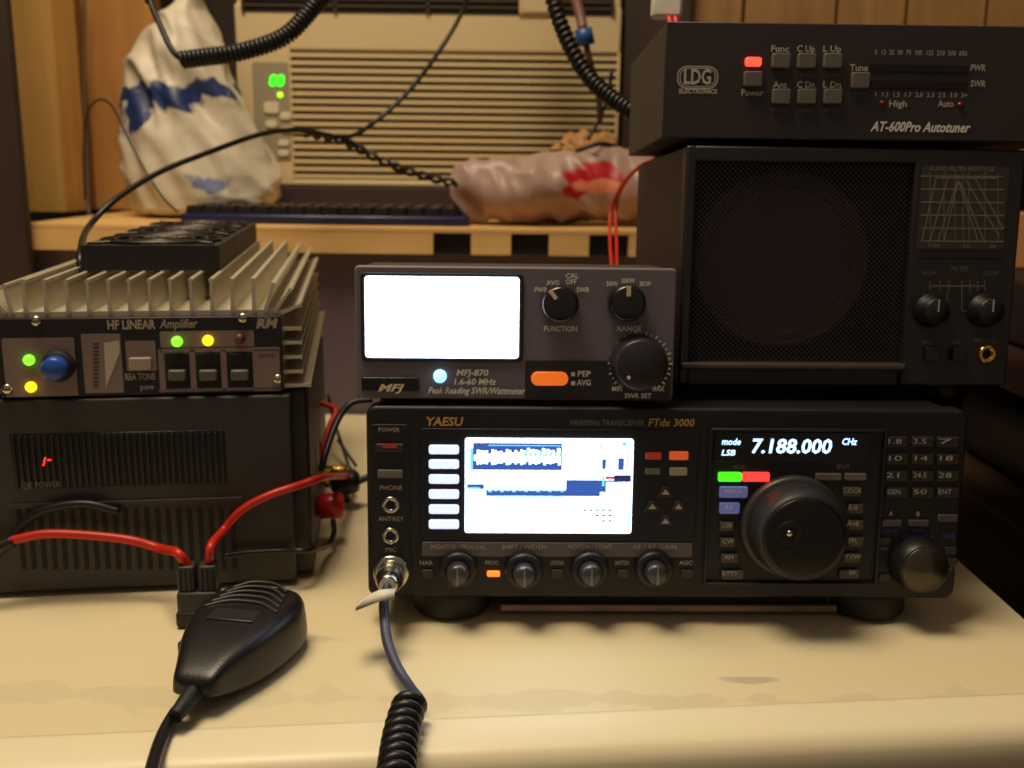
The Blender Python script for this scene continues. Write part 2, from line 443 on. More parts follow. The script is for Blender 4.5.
    for y in (504, 535):
        p = fR.q(391, y); k = MB()
        k.lathe((p.x, 0, p.z), [(.0054, .001), (.0054, -.0022), (.0046, -.0030), (.0032, -.0030), (.0030, .0005), (.0001, .0005)], CHROME, 24)
        k.lathe((p.x, 0, p.z), [(.0029, -.0005), (.0001, -.0006)], DARK, 20)
        k.build('phone_jack', r)
    # knob row
    for x, y in ((458, 571), (524, 572), (590, 571), (655, 570)):
        p = fR.q(x, y, -.006); k = MB()
        k.lathe((p.x, 0, p.z), [(.0116, .001), (.0116, -.005), (.0106, -.0072), (.0074, -.0076), (.0070, -.0072)], BLACK, 48, knurl=.03)
        kn = k.build('knob', r)
        k = MB(); k.lathe((p.x, 0, p.z), [(.0070, -.006), (.0064, -.0150), (.0050, -.0165), (.0003, -.0168)], mat('knob_satin', (78, 76, 80), .3, .5), 32)
        k.build('inner_knob', kn)
        k = MB(); k.prism([(p.x-.0009, p.z-.0055), (p.x+.0009, p.z-.0055), (p.x+.0003, p.z+.006), (p.x-.0003, p.z+.006)], -.0176, -.0162, mat('pointer', (135, 130, 130), .3, .4)); k.build('pointer', kn)
    for x in (428, 557, 623, 687):
        button(fR, r, 'push_key', x-6, 569, x+6, 577, KEYD, .002)
    button(fR, r, 'push_key', 487, 570.5, 500, 576, mat('orange_lamp', (255, 130, 40), .4, emit=1.6, ecol=(255, 120, 30)), .002, label='orange lit lamp')
    # frequency display
    k = MB(); a, b, c, d = fR.R(714, 432, 869, 462); k.prism(rrect(a, b, c, d, .001), -.0012, .001, mat('display_glass', (6, 7, 16), .15), bev=.0003)
    VF = mat('display_glow', (190, 225, 255), .4, emit=2.4, ecol=(170, 210, 255))
    def T(kk, s, px, py, hpx, mt, off=-.0016, **kw):
        p = fR.q(px, py, off); w = kw.pop('wpx', None)
        if w: kw['width'] = fR.q(px+w, py, off).x - p.x
        kk.text(s, p.x, p.z, hpx/1630*1.35, off, mt, **kw)
    T(k, '7.188.000', 791, 447, 15, VF, wpx=80, bold=.0003, shear=.12)
    T(k, 'mode', 731, 442, 7, VF, wpx=19, bold=.0001, shear=.2); T(k, 'LSB', 728, 453, 6, VF, wpx=14, bold=.0001, shear=.2)
    T(k, 'CHz', 849, 442, 7, VF, wpx=15, bold=.0001, shear=.2)
    k.build('frequency_display', r, 'glowing pale blue digits 7.188.000 on black glass')
    button(fR, r, 'indicator_bar', 718, 472, 741, 481, mat('green_lamp', (70, 240, 20), .4, emit=1.7, ecol=(60, 235, 20)), .002, label='green lit bar')
    button(fR, r, 'indicator_bar', 742, 472, 769, 481, mat('red_lamp', (255, 60, 50), .4, emit=2.0, ecol=(255, 50, 45)), .002, label='red lit bar')
    button(fR, r, 'indicator_bar', 815, 473, 841, 480, KEYG, .0015); button(fR, r, 'indicator_bar', 844, 473, 866, 480, KEYG, .0015)
    BLK = mat('blue_lit_key', (120, 128, 190), .4, emit=.22, ecol=(110, 120, 200))
    button(fR, r, 'mode_key', 719, 486, 747, 497, BLK, .0025, label='pale blue key'); button(fR, r, 'mode_key', 719, 502, 739, 513, BLK, .0025, label='pale blue key')
    for x, y, w in ((726, 525.5, 14), (727, 541.5, 15), (729, 557.5, 17), (732, 574, 22), (851, 491, 18), (855, 508, 15), (855, 524, 15), (855, 541, 15), (851, 557, 17), (848, 573, 20)):
        button(fR, r, 'mode_key', x-w/2, y-4.5, x+w/2, y+4.5, mat('dim_key', (70, 66, 60), .5), .0025)
    # tuning dial
    p = fR.q(793, 527, -.004); k = MB()
    k.lathe((p.x, 0, p.z), [(.0325, .001), (.0325, -.0050), (.0310, -.0070), (.0285, -.0072)], mat('dial_skirt', (62, 56, 54), .38, .3), 72)
    dl = k.build('tuning_dial', r)
    k = MB(); k.lathe((p.x, 0, p.z), [(.0292, -.006), (.0268, -.0245), (.0252, -.0268), (.0246, -.0270)], mat('dial_grip', (34, 32, 32), .5), 96, knurl=.018); k.build('grip', dl)
    k = MB(); k.lathe((p.x, 0, p.z), [(.0248, -.0264), (.0246, -.0277), (.0228, -.0282), (.0001, -.0282)], mat('dial_face', (30, 28, 28), .32, .4), 64); k.build('face_disc', dl)
    k = MB(); dx, dz = p.x-.0095, p.z+.0035
    k.lathe((dx, 0, dz), [(.0078, -.0278), (.0074, -.0290), (.0062, -.0286), (.0040, -.0280), (.0012, -.0278)], DARK, 32)
    k.lathe((dx, 0, dz), [(.0022, -.0278), (.0018, -.0294), (.0001, -.0299)], CHROME, 16); k.build('finger_dimple', dl)  # chrome bead added as the highlight in the dimple
    # keypad
    for y in (441.5, 458.5, 475.5, 492):
        for x in (896, 922, 947):
            q = button(fR, r, 'keypad_key', x-11, y-5, x+11, y+5, mat('keypad_key', (40, 37, 36), .45), .002)
    k = MB(); n = 0
    for y in (441.5, 458.5, 475.5, 492):
        for x in (896, 922, 947):
            n += 1
            T(k, ['1.8', '3.5', '7', '10', '14', '18', '21', '24.5', '28', 'GEN', '50', 'ENT'][n-1], x-2, y, 5.5, GREYINK, -.0023, wpx=13)
            T(k, '.', x+9, y+1, 9, REDINK, -.0023)
    for x, t in ((891, 'A'), (918, 'B')): T(k, t, x, 514, 5, GREYINK)
    for x, t in ((891, 'M>V'), (918, 'V>M')): T(k, t, x, 531, 4.5, BLUEINK)
    T(k, 'CLAR/VFO-B', 918, 537, 4.5, BLUEINK, wpx=30); T(k, 'FINE', 948, 536, 5, BLUEINK, wpx=12)
    T(k, 'MIN', 883, 549, 4, DIMINK); T(k, 'FAST', 950, 568, 4.5, DIMINK)
    # lettering on the rest of the panel
    T(k, 'YAESU', 444, 422, 9, ORINK, wpx=37, shear=.15, bold=.0002)
    T(k, 'HF/50MHz TRANSCEIVER', 607, 423, 6, DIMINK, wpx=74, shear=.1); T(k, 'FTdx 3000', 671, 423, 8, ORINK, wpx=46, shear=.15, bold=.0001)
    T(k, 'POWER', 389, 430, 4.5, GREYINK); T(k, 'PHONE', 391, 488, 5, GREYINK); T(k, 'ANT/KEY', 391, 519, 5, GREYINK, wpx=25); T(k, 'MIC', 391, 550, 5, GREYINK)
    for x, t in ((458, 'MONITOR / PROC-LVL'), (524, 'SHIFT / WIDTH'), (590, 'NOTCH / CONT'), (655, 'AF / RF GAIN')): T(k, t, x, 547, 5, GREYINK, -.0020, wpx=54 if x < 470 else 44)
    for x, t in ((426, 'NAR'), (492, 'PROC'), (557, 'CONTOUR'), (622, 'NOTCH'), (686, 'AGC')): T(k, t, x, 563, 4.5, GREYINK, wpx=13)
    T(k, 'VOX', 739, 467, 4.5, DIMINK); T(k, 'SPLIT', 843, 467, 4.5, DIMINK)
    T(k, 'VFO-A', 733, 491.5, 4.5, WHITEINK, -.0028); T(k, 'RX', 729, 507.5, 4.5, WHITEINK, -.0028)
    for i, y in enumerate((525.5, 541.5, 557.5, 574)): T(k, ['LSB', 'CW', 'AM', 'RTTY'][i], 727 + i, y, 5, GREYINK, -.0028)
    for i, y in enumerate((491, 508, 524, 541, 557, 573)): T(k, ['LOCK', 'A/B', 'A=B', 'SPL', 'TXW', 'BK'][i], 853, y, 5, GREYINK, -.0028)
    k.build('printed_lettering', r)
    for x, t in ((891, 0), (918, 0), (947, 0)): button(fR, r, 'memory_key', x-10, 519.5 if x < 940 else 514, x+10, 526 if x < 940 else 521, mat('dim_key2', (78, 74, 68), .5), .002)
    for x, y in ((884, 541), (884, 577), (950, 550), (951, 561)): button(fR, r, 'push_key', x-6, y-3.5, x+6, y+3.5, KEYD, .0015)
    # clarifier knob
    p = fR.q(920, 566, -.008); k = MB()
    k.lathe((p.x, 0, p.z), [(.0165, .001), (.0165, -.004), (.0150, -.0145), (.0142, -.0152), (.0120, -.0152)], BLACK, 64, knurl=.025)
    kn = k.build('clarifier_knob', r)
    k = MB(); k.lathe((p.x, 0, p.z), [(.0142, -.0148), (.0138, -.0158), (.0002, -.0159)], mat('spun_metal', (84, 76, 68), .3, .8), 48); k.build('face_disc', kn)
    # microphone socket
    p = fR.q(391, 574, -.004); k = MB()
    k.lathe((p.x, 0, p.z), [(.0112, .001), (.0112, -.0025), (.0098, -.0034), (.0085, -.0034)], CHROME, 32); k.build('microphone_socket', r)
    # feet and stand bar
    for x in (452, 863):
        p = fR.q(x, 610, .026); k = MB()
        hz = -(.035)*math.sin(TILT)*0
        zb = 0.026*math.tan(TILT)+.0006     # where the desk lies below this point, in local measures
        k.lathe((p.x, .026, 0), [(.0235, zb+.0006), (.0250, zb+.003), (.0250, RZ0-.003), (.0240, RZ0+.004)], RUBBER, 36, 'Z'); k.build('foot', r)
    for x in (440, 885):
        p = fR.q(x, 605, .26); k = MB(); zb = .26*math.tan(TILT)+.0012
        k.lathe((fR.q(x, 605, .26).x*.7, .26, 0), [(.012, zb), (.012, RZ0+.004)], RUBBER, 24, 'Z'); k.build('foot', r)
    k = MB(); x0 = fR.q(500, 606, .02).x; x1 = fR.q(832, 606, .02).x; zz = fR.q(660, 607, .012).z
    k.box(x0, x1, .010, .018, zz-.0028, zz+.0022, mat('bar_metal', (120, 98, 96), .4, .3), .001)
    k.tube([(x0+.004, .014, zz), (x0+.004, .03, RZ0+.003)], .002, RUBBER, spline=False); k.tube([(x1-.004, .014, zz), (x1-.004, .03, RZ0+.003)], .002, RUBBER, spline=False)
    k.build('tilt_stand_bar', r)
    return r
transceiver()
RT = RZ1 - .002          # height of the radio's top in its own frame

def on_radio(px, yloc, yaw=0, lift=0):
    p = fR.q(px, 400, yloc)
    return MR @ Matrix.Translation((p.x, yloc, RT + lift)) @ Matrix.Rotation(math.radians(yaw), 4, 'Z')

# ------------------------------------------------------------------ power and standing wave meter
MW = on_radio(515, .004, .3, .0023)
fW = Face(MW)
def swr():
    r = root('wattmeter', MW, 'grey wattmeter with glowing white window and three knobs, on the transceiver', 'meter')
    a, b, c, d = fW.R(355, 267, 675, 402)
    c = max(c, .0035)
    k = MB(); k.box(a+.0015, b-.0015, .006, .085, c+.001, d-.001, mat('meter_case', (60, 55, 58), .5, bump=.05), .0015); k.build('case', r)
    k = MB(); k.prism(rrect(a, b, c, d, .0025), 0, .007, GREYP, bev=.0012); k.build('front_panel', r)
    for x, y in ((a+.02, .015), (b-.02, .015), (a+.02, .07), (b-.02, .07)):
        k = MB(); k.lathe((x, y, 0), [(.006, .0004), (.006, c+.002)], RUBBER, 20, 'Z'); k.build('foot', r)
    k = MB(); x0, x1, z0, z1 = fW.R(525, 361, 671, 400); x0b = fW.q(612, 361).x
    k.prism(rrect(x0, x1, z0, z1, .001), -.0005, .0005, mat('dark_inset', (38, 34, 42), .5)); k.build('dark_label_panel', r)
    k = MB(); x0, x1, z0, z1 = fW.R(361, 273, 523, 362); k.prism(rrect(x0, x1, z0, z1, .003), -.0016, .001, BLACK2, bev=.0006)
    mw = k.build('meter_window', r)
    k = MB(); x0, x1, z0, z1 = fW.R(365, 276.5, 519, 358, -.002)
    k.prism(rrect(x0, x1, z0, z1, .002), -.0024, .0, mat('meter_glow', (230, 240, 255), .3, emit=4.5, ecol=(218, 230, 255))); k.build('meter_face', mw, 'glowing white meter face')
    def T(kk, s, px, py, hpx, mt, off=-.0008, **kw):
        p = fW.q(px, py, off); w = kw.pop('wpx', None)
        if w: kw['width'] = fW.q(px+w, py, off).x - p.x
        kk.text(s, p.x, p.z, hpx/1630*1.35, off, mt, **kw)
    k = MB()
    for s_, x, y, h, w in (('PWR', 541, 290, 5, 13), ('AVG', 553, 283, 5, 13), ('OFF', 571, 282, 5, 11), ('SWR', 583, 290, 5, 13), ('CAL', 572, 276, 5, 13),
                           ('FUNCTION', 560.5, 329, 5.5, 33), ('30W', 612, 284, 5, 12), ('300W', 628, 281, 5, 14), ('3KW', 645, 284, 5, 12), ('RANGE', 629, 329, 5.5, 24),
                           ('PEP', 584, 374, 6, 13), ('AVG', 584, 383, 6, 14), ('MIN', 617, 389, 5, 10), ('MAX', 658, 389, 5, 12), ('SWR SET', 638, 396, 5, 27)):
        T(k, s_, x, y, h, WHITEINK, wpx=w, bold=.0001)
    T(k, 'MFJ-870', 472, 373, 6.5, WHITEINK, wpx=32, shear=.15, bold=.0001); T(k, '1.6-60 MHz', 474, 382, 6.5, WHITEINK, wpx=42, shear=.15, bold=.0001)
    T(k, 'Peak Reading SWR/Wattmeter', 476, 391, 7, WHITEINK, wpx=97, shear=.3, bold=.0001)
    for x, y in ((573, 374), (573, 383)):
        a_, b_, c_, d_ = fW.R(x-2, y-2, x+2, y+2); k.quad([(a_, -.0008, c_), (b_, -.0008, c_), (b_, -.0008, d_), (a_, -.0008, d_)], WHITEINK)
    # dial ticks
    p = fW.q(640, 364); rr = fW.q(640+30, 364).x - p.x
    for i in range(29):
        t = math.radians(-48 + 276*i/28)
        r0, r1 = rr*.95, rr*(1.08 if i % 2 else 1.03); w = .00045
        ca, sa = math.cos(t), math.sin(t)
        k.quad([(p.x+ca*r0+sa*w, -.0008, p.z+sa*r0-ca*w), (p.x+ca*r1+sa*w, -.0008, p.z+sa*r1-ca*w), (p.x+ca*r1-sa*w, -.0008, p.z+sa*r1+ca*w), (p.x+ca*r0-sa*w, -.0008, p.z+sa*r0+ca*w)], WHITEINK)
    k.build('printed_lettering', r)
    KN = mat('knob_black', (18, 18, 24), .3, coat=.3)
    for x, y, ang in ((560, 306, 150), (627, 305, 90)):
        p = fW.q(x, y-2, -.007); k = MB()
        k.lathe((p.x, 0, p.z), [(.0112, .001), (.0112, -.009), (.0102, -.0125), (.0090, -.0132), (.0002, -.0132)], KN, 40, knurl=.015); kn = k.build('selector_knob', r)
        t = math.radians(ang if ang == 90 else 128); ca, sa = math.cos(t), math.sin(t); k = MB(); w = .0012
        pts = [(p.x+ca*u*.0105+sa*v*w, p.z+sa*u*.0105-ca*v*w) for u, v in ((.42, 1), (1, 1), (1, -1), (.42, -1))]
        k.prism(pts, -.0140, -.0125, mat('pointer_cream', (225, 205, 160), .5)); k.build('pointer_line', kn)
    p = fW.q(640, 364, -.010); k = MB()
    k.lathe((p.x, 0, p.z), [(.0172, .001), (.0170, -.006), (.0150, -.0150), (.0140, -.0160), (.0002, -.0160)], mat('dial_dark', (40, 36, 42), .4), 56, knurl=.02); kn = k.build('calibration_knob', r)
    t = math.radians(225); k = MB(); k.lathe((p.x+math.cos(t)*.0105, 0, p.z+math.sin(t)*.0105), [(.0011, -.0155), (.0011, -.0164)], WHITEINK, 10); k.build('index_dot', kn)
    button(fW, r, 'hold_button', 531, 371.5, 568, 385, mat('orange_button', (240, 120, 40), .4, emit=.55, ecol=(255, 120, 40)), .003, .004, 'orange lit oval button')
    p = fW.q(440, 376); k = MB(); k.lathe((p.x, 0, p.z), [(.0042, .001), (.0040, -.0020), (.0026, -.0040), (.0002, -.0046)], mat('cyan_lamp', (180, 235, 255), .3, emit=1.6, ecol=(150, 225, 255)), 20); k.build('power_lamp', r, 'pale blue lit lamp')
    k = MB(); a_, b_, c_, d_ = fW.R(362, 377, 419, 391); k.prism(rrect(a_, b_, c_, d_, .001), -.0022, .0005, mat('badge_black', (14, 12, 20), .2), bev=.0006)
    p = fW.q(390, 387.5); k.text('MFJ', p.x, p.z, .0062, -.0026, mat('badge_gold', (225, 205, 165), .4), shear=.3, width=.016, bold=.0002); k.build('maker_badge', r)
    return r
swr()

# ------------------------------------------------------------------ speaker
SPY = .045
MS = on_radio(845, SPY, 1.0, 0)
fS = Face(MS)
def speaker():
    r = root('speaker_box', MS, 'large black station speaker with mesh grille, under the antenna tuner', 'speaker')
    a, b, c, d = fS.R(681, 148, 1013, 386)
    global ST, SXL
    ST = d; SXL = a
    c = max(c, .0105)
    BRN = mat('speaker_case', (44, 34, 34), .5, bump=.1, bscale=700)
    # case with a hollow front: bottom, top, sides, divider, back
    gx0, gx1, gz0, gz1 = fS.R(692, 163, 906, 362)
    k = MB(); D = .19
    k.box(a+.001, gx0, .006, D, c, d, BRN, .001); k.box(gx1, b-.001, .006, D, c, d, BRN, .001)
    k.box(gx0, gx1, .006, D, gz1, d, BRN); k.box(gx0, gx1, .006, D, c, gz0, BRN); k.box(gx0, gx1, D-.004, D, gz0, gz1, BRN)
    k.build('case', r)
    FRM = mat('speaker_frame', (36, 33, 34), .38)
    k = MB()
    k.box(a, gx0, -.004, .008, c, d, FRM, .0015); k.box(gx0-.002, gx1+.002, -.004, .008, gz1, d, FRM, .0015)
    fl = [(gx0-.004, gz0), (gx1+.002, gz0)]
    k.box(gx0-.006, gx1+.003, -.006, .008, gz0-.0052, gz0, mat('lip', (70, 62, 62), .3), .002, 3)
    k.box(gx0-.006, gx1+.003, .0, .008, c, gz0-.005, FRM)
    k.build('front_frame', r)
    k = MB(); k.box(gx1, b, -.004, .008, c, d, FRM, .0015); k.build('control_panel', r)
    # perforated grille
    gm = bpy.data.materials.new('perforated_mesh'); gm.use_nodes = True; nt = gm.node_tree; L = nt.links.new
    bs = nt.nodes['Principled BSDF']; bs.inputs['Base Color'].default_value = lin((40, 35, 35)) + (1,); bs.inputs['Roughness'].default_value = .45
    tc = nt.nodes.new('ShaderNodeTexCoord'); mp = nt.nodes.new('ShaderNodeMapping'); mp.inputs['Scale'].default_value = (420, 420, 420); mp.inputs['Rotation'].default_value = (0, PI/4, 0)
    fr = nt.nodes.new('ShaderNodeVectorMath'); fr.operation = 'FRACTION'
    sb = nt.nodes.new('ShaderNodeVectorMath'); sb.operation = 'SUBTRACT'; sb.inputs[1].default_value = (.5, .5, .5)
    ml = nt.nodes.new('ShaderNodeVectorMath'); ml.operation = 'MULTIPLY'; ml.inputs[1].default_value = (1, 0, 1)
    ln = nt.nodes.new('ShaderNodeVectorMath'); ln.operation = 'LENGTH'; lt = nt.nodes.new('ShaderNodeMath'); lt.operation = 'LESS_THAN'; lt.inputs[1].default_value = .40
    tr = nt.nodes.new('ShaderNodeBsdfTransparent'); mx = nt.nodes.new('ShaderNodeMixShader')
    L(tc.outputs['Object'], mp.inputs[0]); L(mp.outputs[0], fr.inputs[0]); L(fr.outputs[0], sb.inputs[0]); L(sb.outputs[0], ml.inputs[0]); L(ml.outputs[0], ln.inputs[0]); L(ln.outputs['Value'], lt.inputs[0])
    L(lt.outputs[0], mx.inputs[0]); L(bs.outputs[0], mx.inputs[1]); L(tr.outputs[0], mx.inputs[2]); L(mx.outputs[0], nt.nodes['Material Output'].inputs['Surface'])
    k = MB(); k.box(gx0-.0008, gx1+.0008, .001, .0016, gz0-.0008, gz1+.0008, gm); k.build('grille', r)
    # drive unit behind the grille
    cx, cz = (gx0+gx1)/2-.006, (gz0+gz1)/2+.002
    k = MB()
    k.lathe((cx, 0, cz), [(.060, .022), (.058, .018), (.055, .017), (.052, .021), (.050, .019), (.047, .022), (.018, .042)], mat('speaker_cone', (112, 88, 80), .6), 48)
    cn = k.build('speaker_cone', r)
    k = MB(); k.lathe((cx, 0, cz), [(.018, .040), (.015, .030), (.009, .025), (.0003, .0235)], mat('dust_cap', (86, 68, 62), .5), 32); k.build('dust_cap', cn)
    k = MB(); k.box(gx0, gx1, .045, .048, gz0, gz1, DARK); k.build('baffle', r)
    # response chart
    k = MB(); x0, x1, z0, z1 = fS.R(919, 166, 1006, 249, -.004)
    k.prism(rrect(x0, x1, z0, z1, .0015), -.0046, -.003, mat('chart_plate', (60, 55, 48), .5))
    CH = mat('chart_line', (132, 124, 106), .6)
    def line(p, q, w=.00035, y=-.0049, mt=CH):
        p = Vector(p); q = Vector(q); n = (q-p).normalized(); n = Vector((-n.y, n.x))*w
        k.quad([(p.x+n.x, y, p.y+n.y), (q.x+n.x, y, q.y+n.y), (q.x-n.x, y, q.y-n.y), (p.x-n.x, y, p.y-n.y)], mt)
    def c2(px, py): p = fS.q(px, py, -.0049); return (p.x, p.z)
    for i in range(6): y = 176 + i*13.0; line(c2(921, y), c2(1004, y+.6))
    for x in (930, 944, 955, 963, 969, 985, 998): line(c2(x, 172), c2(x, 243), .0002)
    for pts in (((922, 240), (936, 178), (998, 178)), ((930, 241), (948, 178), (950, 178)), ((938, 241), (958, 180), (978, 241)), ((944, 241), (958, 182)), ((960, 182), (984, 241)), ((966, 180), (999, 236)), ((975, 178), (1003, 228))):
        for p, q in zip(pts, pts[1:]): line(c2(*p), c2(*q))
    p = fS.q(962, 169, -.005); k.text('AUDIO FILTER RESPONSE', p.x, p.z, .0042, -.0049, CH, width=.042)
    p = fS.q(962, 246, -.005); k.text('100          1k        3k', p.x, p.z, .0035, -.0049, CH, width=.044)
    k.build('response_chart', r, 'printed audio filter chart of crossing curves')
    # legends
    k = MB(); IK = mat('panel_ink', (110, 104, 92), .6)
    line(c2(930, 286), c2(985, 286), .0005, -.0046, IK)
    for x in (930, 940, 949, 962, 970, 978, 985): line(c2(x, 281), c2(x, 291), .0004, -.0046, IK)
    line(c2(962, 291), c2(962, 311), .0003, -.0046, IK); line(c2(962, 311), c2(972, 311), .0003, -.0046, IK); line(c2(947, 291), c2(947, 303), .0003, -.0046, IK)
    for s_, x, y, w in (('FILTER', 960, 269, 18), ('HIGH', 929, 273, 14), ('LOW', 991, 273, 16), ('INPUT', 928, 342, 12), ('LINE', 955, 342, 11), ('PHONES', 986, 341, 24)):
        p = fS.q(x, y, -.0046); k.text(s_, p.x, p.z, .0045, -.0046, IK, width=w/1590)
    line(c2(918, 258), c2(1006, 259), .0006, -.0046, DARK)
    k.build('printed_lettering', r)
    for x in (934, 988):
        p = fS.q(x, 311, -.010); k = MB(); k.lathe((p.x, 0, p.z), [(.0108, -.003), (.0108, -.006), (.0088, -.0075), (.0082, -.0150), (.0074, -.016), (.0002, -.016)], BLACK, 40, knurl=.03)
        kn = k.build('filter_knob', r); k = MB(); k.box(p.x-.0003, p.x+.0003, -.0166, -.0158, p.z, p.z+.0075, GREYINK); k.build('pointer_line', kn)
    for x in (931, 957): button(fS, r, 'push_button', x-7, 347, x+7, 360, mat('spk_btn', (34, 32, 32), .35), .004, off=-.004)
    p = fS.q(987, 354, -.005); k = MB()
    k.lathe((p.x, 0, p.z), [(.0060, -.003), (.0060, -.0060), (.0052, -.0068), (.0034, -.0068), (.0032, -.0035), (.0002, -.0034)], GOLD, 24)
    k.lathe((p.x, 0, p.z), [(.0030, -.0040), (.0002, -.0041)], DARK, 16)
    k.build('phone_jack', r)
    for x, y in ((a+.03, .02), (b-.03, .02), (a+.03, .16), (b-.03, .16)):
        k = MB(); k.lathe((x, y, 0), [(.009, .0004), (.010, c+.001)], RUBBER, 24, 'Z'); k.build('foot', r)
speaker()

# ------------------------------------------------------------------ antenna tuner
p = fS.q(664, 150, -.006)
MT = MS @ Matrix.Translation((fS.q(880, 150, -.006).x, -.006, ST)) @ Matrix.Rotation(math.radians(-1.2), 4, 'Z')
fT = Face(MT)
def tuner():
    r = root('antenna_tuner', MT, 'long black antenna tuner box with small grey buttons and red lamp, topmost of the stack', 'antenna tuner')
    a, b, c, d = fT.R(664, 24, 1076, 140)
    c = .0045
    CS = mat('tuner_case', (50, 42, 42), .5, bump=.1, bscale=800)
    k = MB(); k.box(a+.0005, b-.0005, .002, .165, c, d, CS, .001); k.build('case', r)
    k = MB(); k.box(a, b, 0, .0026, c, d, mat('tuner_panel', (46, 40, 42), .45, bump=.05, bscale=800), .0008); k.build('front_panel', r)
    for x, y in ((a+.03, .02), (b-.10, .02), (a+.03, .14), (b-.10, .14)):
        k = MB(); k.lathe((x, y, 0), [(.007, .0003), (.007, c+.001)], RUBBER, 20, 'Z'); k.build('foot', r)
    def T(kk, s, px, py, hpx, mt, off=-.0005, **kw):
        q = fT.q(px, py, off); w = kw.pop('wpx', None)
        if w: kw['width'] = fT.q(px+w, py, off).x - q.x
        kk.text(s, q.x, q.z, hpx/1600*1.35, off, mt, **kw)
    # badge: two outlines, letters, strip
    k = MB(); LG = mat('logo_silver', (190, 182, 168), .5)
    def ring(x0, y0, x1, y1, rad, w, y=-.0004):
        a_, b_, c_, d_ = fT.R(x0, y0, x1, y1)
        o = rrect(a_, b_, c_, d_, rad, 8); i_ = rrect(a_+w, b_-w, c_+w, d_-w, rad-w, 8); n = len(o)
        vo = [k.bm.verts.new((x, y, z)) for x, z in o]; vi = [k.bm.verts.new((x, y, z)) for x, z in i_]
        k._fin([k.bm.faces.new((vo[j], vo[(j+1) % n], vi[(j+1) % n], vi[j])) for j in range(n)], LG)
    ring(677, 66, 718, 89, .006, .0007); ring(679.5, 68, 715.5, 87, .005, .0005)
    T(k, 'LDG', 697.5, 77.5, 15, LG, wpx=27, bold=.0003)
    T(k, 'ELECTRONICS', 698, 91.5, 4.5, LG, wpx=38, bold=.0001)
    k.build('maker_logo', r)
    k = MB()
    for s_, x, y, w in (('Func', 780, 49, 18), ('C Up', 806, 49, 18), ('L Up', 832, 49, 18), ('Ant', 780, 85, 14), ('C Dn', 806, 85, 18), ('L Dn', 832, 85, 18), ('Tune', 859, 68, 18), ('Power', 752, 93, 22),
                        ('PWR', 978, 68, 15), ('SWR', 978, 84, 15), ('High', 898, 104, 18), ('Auto', 946, 104, 16)):
        T(k, s_, x, y, 6.5, GREYINK, wpx=w, bold=.0001)
    for s_, x, y, w in (('Peak', 806, 75, 13), ('Scale', 832, 75, 14), ('Mode', 780, 110, 16), ('Bypass', 806, 110, 15), ('Auto', 832, 110, 16), ('Lock', 860, 93, 13)): T(k, s_, x, y, 4, DIMINK, wpx=w)
    T(k, '0  12  25  50  75  100  125  250  500  600', 921, 53, 5, GREYINK, wpx=92); T(k, '1  1.3  1.5  1.7  2.0  2.3  2.5  3.0  3+', 921, 95, 5, GREYINK, wpx=92)
    T(k, 'AT-600Pro Autotuner', 920, 127.5, 10, WHITEINK, wpx=100, shear=.3, bold=.0002)
    k.build('printed_lettering', r)
    BT = mat('tuner_button', (100, 94, 86), .5)
    for x in (780, 805.5, 831.5):
        for y in (61.5, 97): button(fT, r, 'push_button', x-9, y-7.5, x+9, y+7.5, BT, .004)
    button(fT, r, 'push_button', 850, 73, 868, 89, BT, .004); button(fT, r, 'push_button', 743, 72, 761, 87, BT, .004)
    button(fT, r, 'power_lamp', 745, 57.5, 761, 66.5, mat('tuner_red', (255, 50, 30), .4, emit=3, ecol=(255, 60, 40)), .002, .0015, 'red lit lamp')
    for y in (65, 81): button(fT, r, 'bar_window', 870, y, 967, y+8, mat('bar_window', (16, 8, 10), .15), .0008, .0005)
    for x, y in ((882, 103.5), (960, 105)):
        k = MB(); q = fT.q(x, y); k.lathe((q.x, 0, q.z), [(.0020, .001), (.0018, -.0012), (.0003, -.002)], mat('red_lamp_off', (110, 22, 20), .3), 14); k.build('lamp', r)
tuner()

